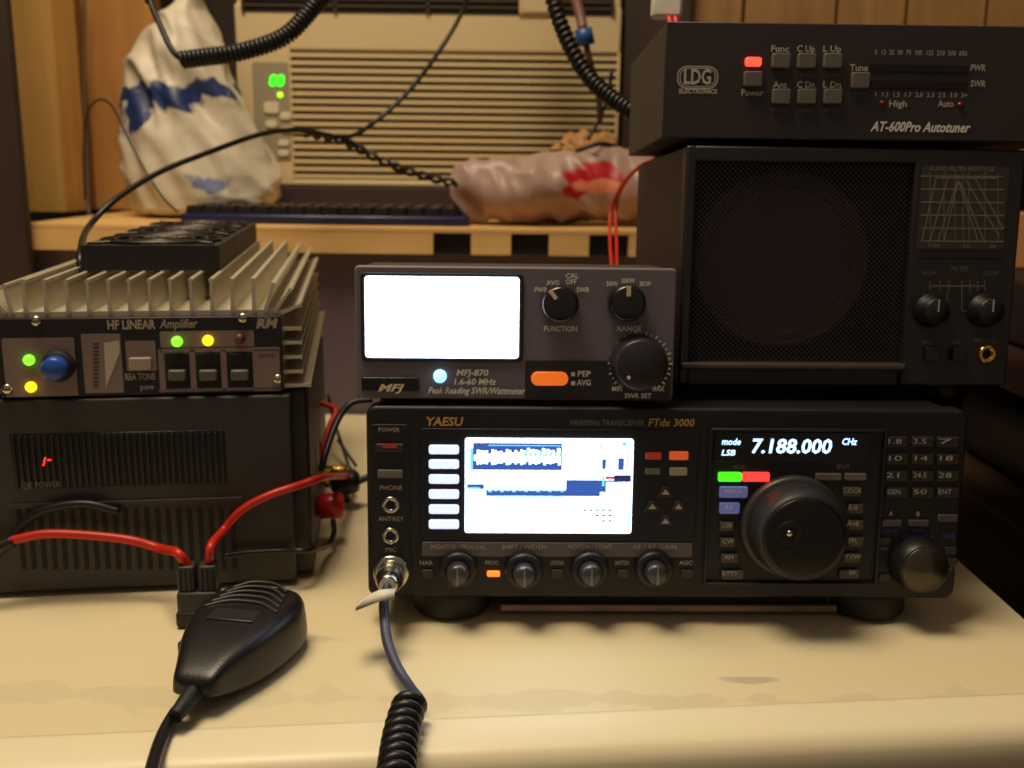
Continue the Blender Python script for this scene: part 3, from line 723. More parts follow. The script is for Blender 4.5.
# ------------------------------------------------------------------ power supply
pa, pb = at_z(0, 599, 0), at_z(297, 586, 0)
yawP = math.atan2(pb.y-pa.y, pb.x-pa.x)
MP = Matrix.Translation(pb) @ Matrix.Rotation(yawP, 4, 'Z')
fP = Face(MP)
def psu():
    r = root('power_supply', MP, 'large black vented power supply on the desk underneath the silver-finned amplifier', 'power supply')
    b = .0; a = fP.q(-48, 500).x; d = fP.q(150, 396).z
    global PT, PAX
    PT = d; PAX = a
    c = .004
    PC = mat('psu_case', (44, 39, 40), .5, bump=.1, bscale=600)
    k = MB(); k.box(a-.006, b+.0105, .012, .235, c, d, PC, .003); k.build('case', r)
    k = MB()
    FP = mat('psu_front', (50, 45, 44), .5, bump=.08, bscale=700)
    k.box(a, b, 0, .016, c, d-.001, FP, .002)
    k.build('front_panel', r)
    # upper window with vertical slats
    k = MB(); x0, x1, z0, z1 = fP.R(12, 432, 226, 486); k.box(x0, x1, -.0006, .002, z0, z1, mat('window_black', (12, 9, 10), .15), .0004)
    SL = mat('slat', (34, 28, 28), .3)
    n = 34
    for i in range(n):
        x = x0 + (x1-x0)*(i+.5)/n; k.box(x-.0009, x+.0009, -.0018, 0, z0+.001, z1-.001, SL, .0004)
    k.build('slatted_window', r)
    # glowing digit
    k = MB(); p = fP.q(44, 461, -.003); k.text('1', p.x-.001, p.z-.001, .008, -.0022, mat('digit_red', (255, 40, 30), .4, emit=2.5), shear=.3, bold=.0001)
    k.text('-', p.x+.003, p.z+.001, .009, -.0022, MATS['digit_red'], bold=.0001); k.build('red_digit', r)
    k = MB(); p = fP.q(42, 484); k.text('QJE POWER', p.x, p.z, .006, -.0022, DIMINK, width=.024); k.build('printed_lettering', r)
    # lower vents
    k = MB(); n = 21
    for i in range(n):
        xp = 19 + i*10.6
        x0, x1, z0, z1 = fP.R(xp, 508, xp+4.6, 569); k.box(x0, x1, -.0004, .002, z0, z1, DARK)
    k.build('vent_slots', r)
    k = MB()
    x0, x1, z0, z1 = fP.R(8, 500, 243, 505); k.box(x0, x1, -.0015, .002, z0, z1, FP, .0006); k.build('ridge', r)
    for x, y in ((a+.03, .03), (b-.03, .03), (a+.03, .2), (b-.03, .2)):
        k = MB(); k.lathe((x, y, 0), [(.010, .0003), (.010, c+.001)], RUBBER, 20, 'Z'); k.build('foot', r)
    # output posts on the right side
    RP = mat('post_red', (190, 30, 24), .35)
    for px, py, mt in ((322, 506, RP), (327, 471, GOLD), (329, 483, GOLD)):
        y = min((i*.002 for i in range(8, 110)), key=lambda t: abs(fP.q(px, py, t).x - (b+.014))); q = fP.q(px, py, y)
        R_ = .0095 if mt is RP else .0042
        k = MB(); k.lathe((b+.0102, y, q.z), [(R_*.6, 0), (R_, .003), (R_, .018), (R_*.8, .020), (.0003, .0205)], mt, 20, 'X', knurl=.04)
        k.build('binding_post', r, 'red binding post' if mt is RP else 'gold binding post')
        if mt is not RP: global POST; POST = MP @ Vector((b+.030, y, q.z))
psu()

# ------------------------------------------------------------------ linear amplifier
yawA = math.radians(9.0)
# its front lower right corner
c0 = MP @ Vector((fP.q(284, 391, .004).x, .006, PT))
MA = Matrix.Translation(c0) @ Matrix.Rotation(yawA, 4, 'Z')
fA = Face(MA)
def amplifier():
    r = root('linear_amplifier', MA, 'silver finned linear amplifier with blue knob and three rocker switches, on the power supply', 'amplifier')
    LEN = .34
    b = 0.; a = fA.q(-2, 355).x; c = 0.0006; top = fA.q(140, 316).z; ft = fA.q(150, 279).z
    # extruded heatsink: core block plus fins
    k = MB()
    k.box(a, b, .002, LEN, c, top+.003, ALU)
    def fin(p0, p1, w=.0011):
        p0 = Vector(p0); p1 = Vector(p1); n = (p1-p0).normalized(); n = Vector((-n.y, n.x))
        L_ = (p1-p0).length
        prof = [(0, w*1.3), (.35, w), (.88, w*.8), (.93, w*1.35), (.98, w*1.3), (1, w*.5)]
        pl = [p0+(p1-p0)*t + n*ww for t, ww in prof] + [p0+(p1-p0)*t - n*ww for t, ww in reversed(prof)]
        k.prism([(q.x, q.y) for q in pl][::-1], .001, LEN, ALU)
    z0 = top+.002
    for xp in (23, 44, 66, 87, 108, 128.5, 149, 170, 190.5, 211, 231.5, 253):
        q = fA.q(xp, 290).x; fin((q, z0), (q, ft))
    q = fA.q(270, 290).x; qe = b
    fin((fA.q(265, 310).x, z0), (fA.q(273.5, 283).x, ft-.003)); fin((fA.q(274, 310).x, z0), (fA.q(291, 290).x, ft-.007)); fin((fA.q(281, 316).x, z0-.001), (fA.q(301, 306).x, top+.006))
    ql = fA.q(2, 290).x
    fin((fA.q(11, 310).x, z0), (fA.q(2, 283).x, ft-.003)); fin((fA.q(4, 310).x, z0), (fA.q(-14, 290).x, ft-.007)); fin((a+.001, z0-.001), (a-.013, top+.006))
    for yp in (329, 343, 357.5, 372, 386):
        z = fA.q(295, yp).z; z = max(z, .003); w = .0175 if yp > 380 else .0125
        fin((b-.001, z), (b+w, z)); fin((a+.001, z), (a-w, z))
    k.build('heatsink', r)
    # front plate
    k = MB(); k.box(a, b, -.003, .002, c, top-.0005, mat('amp_plate', (30, 24, 34), .4), .0006); k.build('front_plate', r)
    def panel(x0, y0, x1, y1, mt=PINKP, off=-.0034, rad=.001):
        p, q, u, v = fA.R(x0, y0, x1, y1, off); k.prism(rrect(p, q, max(u, .001), v, rad), off, off+.001, mt)
    k = MB(); panel(4, 338, 76, 397); k.build('label_panel', r)
    k = MB(); panel(83, 334, 122, 393)
    u = fA.R(92, 342, 100, 388, -.0036)
    for i in range(12):
        p0 = fA.R(93, 343+i*3.8, 99, 344.6+i*3.8, -.0037); k.quad([(p0[0], -.0037, p0[2]), (p0[1], -.0037, p0[2]), (p0[1], -.0037, p0[3]), (p0[0], -.0037, p0[3])], mat('label_ink', (60, 50, 50), .6))
    p1, p2, p3 = fA.q(104, 343, -.0037), fA.q(119, 340, -.0037), fA.q(106, 388, -.0037)
    k.quad([(p1.x, -.0037, p1.z), (p3.x, -.0037, p3.z), (p2.x, -.0037, p2.z-.008), (p2.x, -.0037, p2.z)], mat('wedge', (190, 178, 160), .5)); k.build('label_panel', r, 'pinkish label with scale and pale wedge')
    k = MB(); panel(126, 341, 156, 371); k.build('label_panel', r)
    k = MB(); panel(160, 331, 254, 347); k.build('indicator_strip', r)
    k = MB()
    for x0, x1 in ((159, 165), (190, 196), (221, 227), (253, 280)): panel(x0, 349, x1, 391)
    panel(159, 348, 280, 352); panel(159, 388, 280, 391); k.build('label_panel', r)
    SWH = mat('rocker', (96, 90, 82), .4)
    for x in (177.5, 208.5, 240):
        k = MB(); p, q, u, v = fA.R(x-12, 353, x+12, 387, -.003); k.box(p, q, -.0042, -.002, u, v, DARK, .0005); sw = k.build('rocker_switch', r)
        k = MB(); p, q, u, v = fA.R(x-9, 357, x+9, 384, -.004); m_ = (u+v)/2
        k.prism([(p, u), (q, u), (q, v), (p, v)], -.0044, -.003, DARK)
        vs = k.box(p, q, -.0085, -.0035, m_-.006, m_+.001, SWH, .0012); k.build('rocker', sw)
    button(fA, r, 'tone_button', 130, 357, 152, 369, mat('cream_btn', (165, 150, 138), .5), .004, off=-.003)
    G = mat('amp_green', (120, 255, 50), .4, emit=2.2, ecol=(110, 250, 40)); Y = mat('amp_yellow', (255, 220, 30), .4, emit=2.2, ecol=(255, 205, 20))
    for x, y, mt, lb in ((29, 360, G, 'green lit lamp'), (31, 387, Y, 'yellow lit lamp'), (177, 341.5, G, 'green lit lamp'), (208, 340.5, Y, 'yellow lit lamp'), (240, 338.5, mat('amp_red_off', (100, 50, 50), .4), 'dark red lamp')):
        p = fA.q(x, y, -.004); k = MB(); k.lathe((p.x, 0, p.z), [(.0034, -.003), (.0034, -.0048), (.0026, -.0064), (.0003, -.0072)], mt, 20); k.build('lamp', r, lb)
    p = fA.q(58, 366, -.006); k = MB()
    k.lathe((p.x, 0, p.z), [(.0098, -.003), (.0098, -.008), (.0082, -.0100), (.0078, -.0100)], DARK, 40, knurl=.03); kn = k.build('gain_knob', r)
    k = MB(); k.lathe((p.x, 0, p.z), [(.0078, -.009), (.0074, -.0165), (.0062, -.0185), (.0003, -.0190)], mat('blue_cap', (35, 80, 170), .35), 32); k.build('blue_cap', kn, 'blue knob cap')
    for x, y in ((36, 321), (243, 318), (7, 389), (278, 379)):
        p = fA.q(x, y, -.004); k = MB(); k.lathe((p.x, 0, p.z), [(.0036, -.003), (.0034, -.0046), (.0022, -.0058), (.0003, -.0060)], CHROME, 18)
        k.box(p.x-.0022, p.x+.0022, -.0062, -.0055, p.z-.0003, p.z+.0003, DARK); k.build('screw', r)
    k = MB()
    def T(s, px, py, hpx, mt, off=-.0036, **kw):
        q = fA.q(px, py, off); w = kw.pop('wpx', None)
        if w: kw['width'] = fA.q(px+w, py, off).x - q.x
        k.text(s, q.x, q.z, hpx/1500*1.35, off, mt, **kw)
    AI = mat('amp_ink', (170, 155, 140), .6)
    T('HF LINEAR', 131, 325, 9, AI, wpx=48, bold=.0003); T('Amplifier', 178, 324, 9, AI, wpx=38, shear=.3, bold=.0001)
    T('RM', 266, 324, 9, AI, wpx=22, bold=.0004, shear=.2); T('ITALY', 267, 317.5, 4.5, AI, wpx=20, shear=.2); T('REA TONE', 140, 377, 7, AI, wpx=30, bold=.0001); T('pow', 147, 387, 6.5, AI, wpx=14, bold=.0001)
    T('power', 267, 355, 6, mat('label_ink', (60, 50, 50), .6), -.0038, wpx=16)
    k.build('printed_lettering', r)
    # row of three fans on the fins
    x0 = fA.q(83, 258, .055).x; FW = .0900; y0 = .050; FZ = ft+.0006
    FM = mat('fan_black', (27, 25, 28), .5)
    proto = None
    for i in range(3):
        cx, cy = x0+FW/2, y0+FW/2+i*(FW+.001)
        if proto is None:
            k = MB(); h = .0165; e = FW/2; rr = e-.004
            n = 32; ring = []
            sq = []
            for j in range(n):
                t = 2*PI*j/n; ca, sa = math.cos(t), math.sin(t); s_ = 1/max(abs(ca), abs(sa))
                sq.append((ca*s_*e, sa*s_*e)); ring.append((ca*rr, sa*rr))
            V = [[k.bm.verts.new((x, y, z)) for x, y in pp] for pp, z in ((ring, 0), (sq, 0), (sq, h), (ring, h))]
            k._fin([k.bm.faces.new((V[q][j], V[q][(j+1) % n], V[(q+1) % 4][(j+1) % n], V[(q+1) % 4][j])) for q in range(4) for j in range(n)], FM)
            fr = k.build('cooling_fan', r); fr.location = (cx, cy, FZ)
            k = MB(); k.lathe((0, 0, 0), [(.018, .003), (.018, .0125), (.016, .0135), (.0003, .0135)], FM, 24, 'Z')
            for j in range(7):
                t = 2*PI*j/7; pts = []
                for s_, rad in ((0, .016), (1, .040)):
                    for dz, dt in ((.004, -.16), (.012, .20)):
                        pts.append((math.cos(t+dt)*rad, math.sin(t+dt)*rad, dz))
                k.quad([pts[0], pts[2], pts[3], pts[1]], FM)
            bl = k.build('fan_blades', fr)
            k = MB(); GR = mat('guard_wire', (66, 60, 56), .35, .6)
            for rad in (.012, .022, .032, .041):
                k.tube([(rad*math.cos(2*PI*j/28), rad*math.sin(2*PI*j/28), h+.0015) for j in range(29)], .0009, GR, 6, spline=False)
            for j in range(4):
                t = PI/4 + PI/2*j; k.tube([(.006*math.cos(t), .006*math.sin(t), h+.0015), (.058*math.cos(t), .058*math.sin(t), h+.0012)], .0010, GR, 6, spline=False)
            gd = k.build('fan_guard', fr); proto = fr; pcs = (bl, gd)
        else:
            o = proto.copy(); COL.objects.link(o); o.parent = r; o.location = (cx, cy, FZ)
            for q in pcs: z = q.copy(); COL.objects.link(z); z.parent = o
    global FANX, FANZ
    FANX = x0; FANZ = FZ
amplifier()

# ------------------------------------------------------------------ air conditioner
def air_conditioner():
    Y = 1.35
    bl = at_y(242, 190, Y); br = at_y(616, 194, Y)
    M = Matrix.Translation((bl.x, Y, .2530)) @ Matrix.Identity(4)
    r = root('air_conditioner', M, 'beige window air conditioner with louvred front behind the cables', 'air conditioner')
    f = Face(M); W = br.x-bl.x; HT = f.q(430, -45).z
    AC = mat('ac_beige', (208, 186, 142), .5); AD = mat('ac_gap', (62, 50, 36), .8); AP = mat('ac_panel', (150, 140, 116), .5)
    k = MB(); k.box(0, W, .012, .30, .0005, HT, AC, .004); k.build('case', r)
    gz0, gz1 = f.q(430, 181).z, f.q(430, 52).z; gx0, gx1 = f.q(292, 110).x, f.q(596, 110).x
    gx2 = W-.004
    k = MB()
    k.box(0, W, 0, .014, .0005, gz0, AC, .003); k.box(0, W, 0, .014, gz1, HT-.06, AC, .003)
    k.box(0, gx0, 0, .014, gz0-.002, gz1+.002, AC, .001); k.box(gx2, W, 0, .014, gz0-.002, gz1+.002, AC, .001)
    k.build('front_frame', r)
    k = MB(); k.box(gx0, gx2, .009, .013, gz0, gz1, AD)
    n = 17
    for i in range(n):
        z = gz0 + (gz1-gz0)*(i+.5)/n; h = (gz1-gz0)/n
        k.prism([(gx0, z-h*.30), (gx2, z-h*.30), (gx2, z+h*.22), (gx0, z+h*.22)], .001, .011, AC)
    k.build('louvre_grille', r)
    # top outlet
    k = MB(); oz0, oz1 = f.q(430, 14).z, f.q(430, -6).z
    k.box(.012, W-.012, -.001, .013, oz0, oz1, mat('outlet_dark', (30, 20, 14), .7))
    for j in range(2): z = oz0 + (oz1-oz0)*(j+1)/3; k.box(.012, W-.012, -.004, .003, z-.0015, z+.0015, AD)
    for j in range(5): x = .012+(W-.024)*j/4; k.box(x-.002, x+.002, -.004, .003, oz0, oz1, AD)
    k.build('air_outlet', r)
    k = MB(); a, b, c, d = f.R(254, 62, 290, 160); k.prism(rrect(a, b, c, d, .004), -.0015, .002, AP, bev=.0005); k.build('control_panel', r)
    k = MB(); G = mat('ac_green', (60, 255, 40), .4, emit=2.0, ecol=(50, 245, 30))
    p = f.q(276, 81, -.003); k.text('88', p.x, p.z, .018, -.0022, G, bold=.0009, shear=.15, width=.020); k.build('led_digits', r, 'green lit digits')
    k = MB(); p = f.q(280, 95, -.003); k.lathe((p.x, 0, p.z), [(.0035, 0), (.0035, -.003), (.001, -.0045)], mat('ac_lime', (180, 255, 30), .4, emit=1.6), 14); k.build('lamp', r, 'lime lit lamp')
    for x, y, w, h in ((272, 108, 12, 9), (286, 116, 9, 6), (272, 124, 9, 6), (287, 130, 9, 5), (284, 143, 9, 5), (284, 153, 9, 5)):
        button(f, r, 'push_button', x-w/1.6, y-h/1.6, x+w/1.6, y+h/1.6, mat('ac_button', (215, 203, 172), .45), .004, .004)
air_conditioner()

# ------------------------------------------------------------------ soft bags
def blob(name, rows, m, n=48, amp=.006, sc=22, seed=0, axis='Z', smooth=True, fold=.004, flat=False):
    """loft of oval sections: rows = [(centre Vector, half width, half depth)]; crumpled along its normals"""
    k = MB(); rings = []
    R = []
    N = 9
    for i in range(len(rows)-1):          # finer rows
        for j in range(N):
            t = j/N
            (c0, a0, b0), (c1, a1, b1) = rows[i], rows[i+1]
            R.append((c0.lerp(c1, t), a0+(a1-a0)*t, b0+(b1-b0)*t))
    R.append(rows[-1])
    for c, a, b in R:
        ring = []
        for j in range(n):
            t = 2*PI*j/n; ca, sa = math.cos(t), math.sin(t)
            if axis == 'Z': off = Vector((ca*a, sa*b, 0))
            else: off = Vector((0, ca*b, sa*a))
            p = c + off
            q = p*sc + Vector((seed, seed*2, 0))
            q2 = Vector((q.x*1.6+q.z*.8, q.y, q.z*.9-q.x*.5))
            u1 = noise.noise(Vector((q2.x*2.6, q2.y*2.6, q2.z*.8))); u2 = noise.noise(Vector((q.x*1.5+q.z*1.9, q.y*2, q.z*.7+7)))
            d = .55*amp*noise.noise(q) + amp*1.1*noise.noise(q*.55+Vector((2, 9, 4))) + fold*(.3-2.6*abs(u1)) + fold*(.3-2.2*abs(u2)) + .12*amp*noise.noise(q*4)
            p = p + (off.normalized() if off.length > 1e-6 else Vector((0, 0, 1)))*d
            ring.append(k.bm.verts.new(p))
        rings.append(ring)
    fs = []
    for a, b in zip(rings, rings[1:]):
        for j in range(n): fs.append(k.bm.faces.new((a[j], a[(j+1) % n], b[(j+1) % n], b[j])))
    fs += [k.bm.faces.new(rings[0]), k.bm.faces.new(rings[-1])]
    k._fin(fs, m, True)
    return k.build(name)

def white_bag():
    Y = 1.268
    out = [(213, 140, 256, .05), (208, 135, 276, .062), (195, 131, 281, .066), (175, 129, 279, .068), (155, 128, 272, .066), (132, 128, 258, .064), (110, 129, 244, .06), (90, 130, 236, .058),
           (70, 132, 229, .054), (50, 138, 224, .048), (30, 150, 218, .04), (10, 168, 210, .03), (-10, 178, 206, .024), (-40, 184, 204, .02)]
    base = at_y(205, 218, Y); base.z = SZ
    rows = []
    for py, l, r_, dp in out:
        a, b = at_y(l, py, Y), at_y(r_, py, Y); c = (a+b)/2 - base; rows.append((c, (b.x-a.x)/2, dp))
    rows = [(rows[0][0] - Vector((0, 0, .004)), rows[0][1]*.55, .03)] + rows
    def L(px, py): return at_y(px, py, Y) - base
    p = L(180, 98); m_ = two_tone('printed_white_plastic', (204, 193, 172), [((p.x, -.05, p.z), (.062, .08, .016), (28, 46, 100), 1.3), ((L(143, 118).x, -.05, L(143, 118).z), (.020, .08, .026), (34, 50, 100), 1.3),
        ((L(220, 93).x, -.05, L(220, 93).z), (.028, .08, .014), (36, 52, 100), 1.3), ((L(222, 182).x, -.05, L(222, 182).z), (.022, .08, .010), (120, 128, 168), 1.4)], .48, .35, 16)
    o = blob('plastic_bag', rows, m_, 96, .012, 9, 3.3, fold=.0075)
    o.location = base
    mz = min(v.co.z for v in o.data.vertices); o.location.z = SZ - mz + .001
    tag(o, 'white plastic bag with a blue printed band, slumped against the wooden frame', 'bag')
white_bag()
def brown_bag():
    Y = 1.19
    base = at_y(545, 228, Y); base.z = SZ
    out = [(452, 205, 178), (456, 218, 168), (466, 226, 162), (482, 228, 160), (505, 228.5, 161), (530, 228.5, 159), (555, 228, 156), (580, 227, 152), (605, 226, 151), (628, 225, 154), (650, 224, 162), (662, 215, 175)]
    rows = []
    for px, yb, yt in out:
        a, b = at_y(px, yb, Y), at_y(px, yt, Y); rows.append(((a+b)/2-base, (b.z-a.z)/2, .055 + .012*math.sin(px*.05)))
    def L(px, py): return at_y(px, py, Y) - base
    p, q = L(594, 180), L(596, 190)
    m_ = two_tone('pinkish_plastic', (172, 142, 132), [((p.x, -.05, p.z), (.034, .09, .014), (185, 24, 30), .7), ((L(574, 195).x, -.05, L(574, 195).z), (.016, .09, .008), (175, 24, 30), .7), ((q.x, -.05, q.z), (.026, .09, .009), (235, 140, 110), .6)], .42, .3, 18)
    o = blob('grocery_bag', rows, m_, 72, .007, 9, 9.1, axis='X', fold=.0055)
    o.location = base; mz = min(v.co.z for v in o.data.vertices); o.location.z = SZ - mz + .0008
    tag(o, 'pinkish grey plastic bag with a red print lying on the pine shelf', 'bag')
brown_bag()
# crumpled paper and black loops on the bag
Y = 1.25
base = at_y(580, 168, Y)
rows = []
for px, yb, yt in ((549, 152, 147), (556, 156, 140), (570, 157, 134), (588, 157, 130), (604, 155, 134), (616, 152, 143)):
    a, b = at_y(px, yb, Y), at_y(px, yt, Y); rows.append(((a+b)/2-base, (b.z-a.z)/2, .022))
o = blob('crumpled_paper', rows, mat('tan_paper', (176, 130, 78), .7), 20, .012, 34, 2, axis='X', fold=.006); o.location = base
tag(o, 'crumpled tan paper scrap on top of the pinkish bag', 'paper')

# ------------------------------------------------------------------ keyboard on the shelf
def keyboard():
    Y = 1.135
    c = at_y(180, 226, Y).x; c1 = at_y(468, 226, Y).x
    M = Matrix.Translation((c, Y, SZ+.0006)) @ Matrix.Rotation(math.radians(1.0), 4, 'X')
    r = root('keyboard', M, 'black keyboard with a blue edge lying on the pine shelf', 'keyboard')
    W = c1-c; k = MB(); k.box(0, W, 0, .085, 0, .010, mat('keyboard_blue', (24, 28, 76), .35), .003); k.build('base', r)
    k = MB(); s = .0175
    k.prism([(-s/2, 0), (s/2, 0), (s/2*.72, .009), (-s/2*.72, .009)], -s/2, s/2, mat('key_black', (26, 24, 30), .4), bev=0)
    key = k.build('key', r); proto = key; first = True
    nx = int((W-.012)//.0192)
    for j in range(4):
        for i in range(nx):
            o = key if first else proto.copy()
            if not first: COL.objects.link(o); o.parent = r
            first = False
            o.location = (.014 + i*.0192 + (j % 2)*.004, .013 + j*.0200, .0098)
keyboard()

# ------------------------------------------------------------------ cables
CAB = mat('black_cable', (20, 18, 18), .4)
def thing_mesh(mb, name, label, cat, group=None):
    o = mb.build(name); recentre(o); return tag(o, label, cat, group)
def smooth_path(pts, sub=24):
    pts = [Vector(p) for p in pts]; q = [pts[0]*2-pts[1]] + pts + [pts[-1]*2-pts[-2]]; out = []
    for i in range(1, len(q)-2):
        for j in range(sub):
            t = j/sub; p0, p1, p2, p3 = q[i-1:i+3]
            out.append(.5*((2*p1)+(p2-p0)*t+(2*p0-5*p1+4*p2-p3)*t*t+(3*p1-p0-3*p2+p3)*t**3))
    out.append(pts[-1]); return out
def coil(k, pts, R, pitch, r, m, n=8, per=12):
    path = smooth_path(pts); Ls = [0]
    for a, b in zip(path, path[1:]): Ls.append(Ls[-1]+(b-a).length)
    tot = Ls[-1]; N = int(tot/pitch*per); out = []; j = 0; prev = None
    for i in range(N+1):
        s = tot*i/N
        while j < len(Ls)-2 and Ls[j+1] < s: j += 1
        t = (s-Ls[j])/max(1e-9, Ls[j+1]-Ls[j]); p = path[j].lerp(path[j+1], t)
        d = (path[min(j+2, len(path)-1)]-path[max(j-1, 0)]).normalized()
        if prev is None:
            a = d.cross(Vector((0, 1, .3)))
        else: a = prev - d*prev.dot(d)
        a.normalize(); prev = a; b = d.cross(a); w = 2*PI*i/per
        out.append(p + (a*math.cos(w)+b*math.sin(w))*R)
    k.tube(out, r, m, n, spline=False)
# upper left coiled cord, hanging in front of the bag
k = MB()
coil(k, [at_y(470, -330, .98), at_y(392, -110, .98), at_y(345, -28, .98), at_y(318, 2, .97), at_y(285, 36, .96), at_y(240, 52, .95), at_y(205, 57, .95), at_y(182, 60, .95)], .0062, .0041, .0022, CAB)
k.tube([at_y(183, 60, .95), at_y(172, 50, .96), at_y(160, 25, .98), at_y(150, 0, 1.0), at_y(146, -30, 1.02), at_y(140, -330, 1.04)], .0028, CAB)
thing_mesh(k, 'coiled_cord', 'thick black coiled cord crossing in front of the white bag', 'cord')
# upper right coiled cord
k = MB()
coil(k, [at_y(556, -330, 1.0), at_y(546, -110, 1.0), at_y(548, -30, 1.0), at_y(556, 10, 1.0), at_y(572, 50, .98), at_y(590, 78, .96), at_y(612, 98, .93), at_y(634, 112, .90)], .0058, .0070, .0022, CAB)
thing_mesh(k, 'coiled_cord', 'black coiled cord hanging before the right end of the air conditioner', 'cord')
# long black cable from the fans up over the air conditioner
k = MB()
k.tube([at_y(500, -330, 1.20), at_y(480, -90, 1.20), at_y(470, -20, 1.20), at_y(462, 12, 1.20), at_y(440, 50, 1.19), at_y(408, 92, 1.18), at_y(372, 124, 1.16), at_y(345, 137, 1.12), at_y(300, 130, 1.06), at_y(262, 134, 1.02), at_y(215, 150, .97), at_y(160, 172, .92), at_y(115, 200, .87), at_y(88, 228, .83), at_y(81, 250, .72), at_y(80, 272, .70)], .0026, CAB)
thing_mesh(k, 'power_cable', 'long black cable arching from the amplifier fans up across the air conditioner', 'cable')
# twisted pair branch
def twist(k, pts, R, pitch, r, m):
    for ph in (0, 1):
        path = smooth_path(pts, 20); out = []; L = 0; prev = None
        for i, p in enumerate(path):
            if i: L += (p-path[i-1]).length
            d = (path[min(i+1, len(path)-1)]-path[max(i-1, 0)]).normalized(); a = d.cross(Vector((0, 1, 0))).normalized(); b = d.cross(a)
            w = 2*PI*L/pitch + PI*ph; out.append(p + a*R*math.cos(w) + b*R*math.sin(w))
        k.tube(out, r, m, 8, spline=False)
k = MB(); twist(k, [at_y(306, 133, 1.08), at_y(345, 142, 1.12), at_y(372, 156, 1.14), at_y(405, 170, 1.145), at_y(436, 179, 1.15), at_y(458, 184, 1.16)], .0034, .030, .0022, CAB)
thing_mesh(k, 'twisted_cable', 'black twisted pair cable running down to the pinkish bag', 'cable')
k = MB(); k.tube([at_y(612, 70, 1.22), at_y(608, 95, 1.22), at_y(600, 118, 1.22), at_y(588, 140, 1.215)], .0022, CAB)
thing_mesh(k, 'loose_wire', 'short dark wire hanging behind the right coiled cord', 'wire')
k = MB(); k.tube([at_y(572, 157, 1.19), at_y(580, 150, 1.18), at_y(600, 144, 1.18), at_y(617, 148, 1.19), at_y(622, 160, 1.20), at_y(604, 158, 1.17), at_y(588, 156, 1.18)], .0026, CAB)
thing_mesh(k, 'wire_loop', 'small loop of black wire on top of the pinkish bag', 'wire')
# thin wires at left
GW = mat('grey_wire', (104, 92, 74), .5)
k = MB(); k.tube([at_y(85, 200, 1.17), at_y(84, 150, 1.18), at_y(87, 115, 1.17), at_y(98, 100, 1.16), at_y(112, 106, 1.15), at_y(128, 138, 1.12), at_y(146, 172, 1.10), at_y(165, 200, 1.09), at_y(178, 212, 1.09)], .0012, CAB, 8)
thing_mesh(k, 'thin_wire', 'thin dark wire looping beside the white bag', 'wire')
k = MB(); k.tube([at_y(84, -20, 1.36), at_y(85, 100, 1.36), at_y(88, 190, 1.36), at_y(89, 216, 1.35)], .0025, GW, 8)
thing_mesh(k, 'hanging_cord', 'thin grey vertical wire on the timber frame', 'wire')
# a blue-banded fitting and a pale plug above the right coil
k = MB(); p = at_y(580, 20, 1.10); 
k.tube([at_y(560, -330, 1.12), at_y(566, -90, 1.12), at_y(572, -20, 1.12), at_y(580, 14, 1.11), at_y(583, 30, 1.10)], .0055, mat('brown_plug', (120, 84, 66), .5), 14); 
k.tube([at_y(583, 29, 1.10), at_y(586, 45, 1.10)], .0095, mat('blue_band', (34, 84, 150), .4), 16); k.tube([at_y(586, 44, 1.10), at_y(590, 62, 1.10), at_y(598, 92, 1.12), at_y(600, 120, 1.14)], .0035, mat('brown_cable', (86, 62, 50), .5), 10)
thing_mesh(k, 'banded_cable', 'brown cable with a bright blue band, behind the right coiled cord', 'cable')
k = MB(); p = at_y(536, 4, 1.24); k.box(p.x-.020, p.x+.020, 1.225, 1.255, p.z-.016, p.z+.05, mat('beige_tag', (200, 176, 130), .6), .006, 3); k.tube([(p.x, 1.24, p.z+.045), (p.x, 1.24, p.z+.12), (p.x+.01, 1.24, p.z+.42)], .004, MATS['beige_tag'])
thing_mesh(k, 'cord_plug', 'beige box plug hanging at the top of the air conditioner', 'plug')
# red wires dropping behind the meter
for dx, lb in ((0, 'red wire of a pair dropping behind the wattmeter, left one'), (5, 'red wire of a pair dropping behind the wattmeter, right one')):
    k = MB(); k.tube([at_y(652, 160, .90), at_y(640-dx, 166+dx, .92), at_y(624-dx*.3, 182+dx, .96), at_y(611+dx, 210, .98), at_y(610+dx*1.3, 240, .95), at_y(612+dx, 272, .90), at_y(612+dx, 300, .86)], .0016, REDWIRE, 8)
    thing_mesh(k, 'red_wire', lb, 'wire')
# red twin lead with white plug behind the tuner
k = MB()
for i in (0, 1): k.tube([at_y(668+i*7, 12, .84), at_y(670+i*6, 22, .83), at_y(676+i*5, 36, .83), at_y(684, 50, .84)], .0022, REDWIRE, 8)
p = at_y(667, 3, .84)
o = thing_mesh(k, 'twin_cord', 'red twin lead with white plug rising behind the tuner', 'cable')
k = MB(); k.box(p.x-.012, p.x+.012, .832, .848, p.z-.012, p.z+.022, WHITEP, .003); k.tube([(p.x, .84, p.z+.02), (p.x+.004, .84, p.z+.09), (p.x, .85, p.z+.40)], .0035, CAB); pl = k.build('plug', o); pl.matrix_parent_inverse = Matrix.Translation(-o.location)

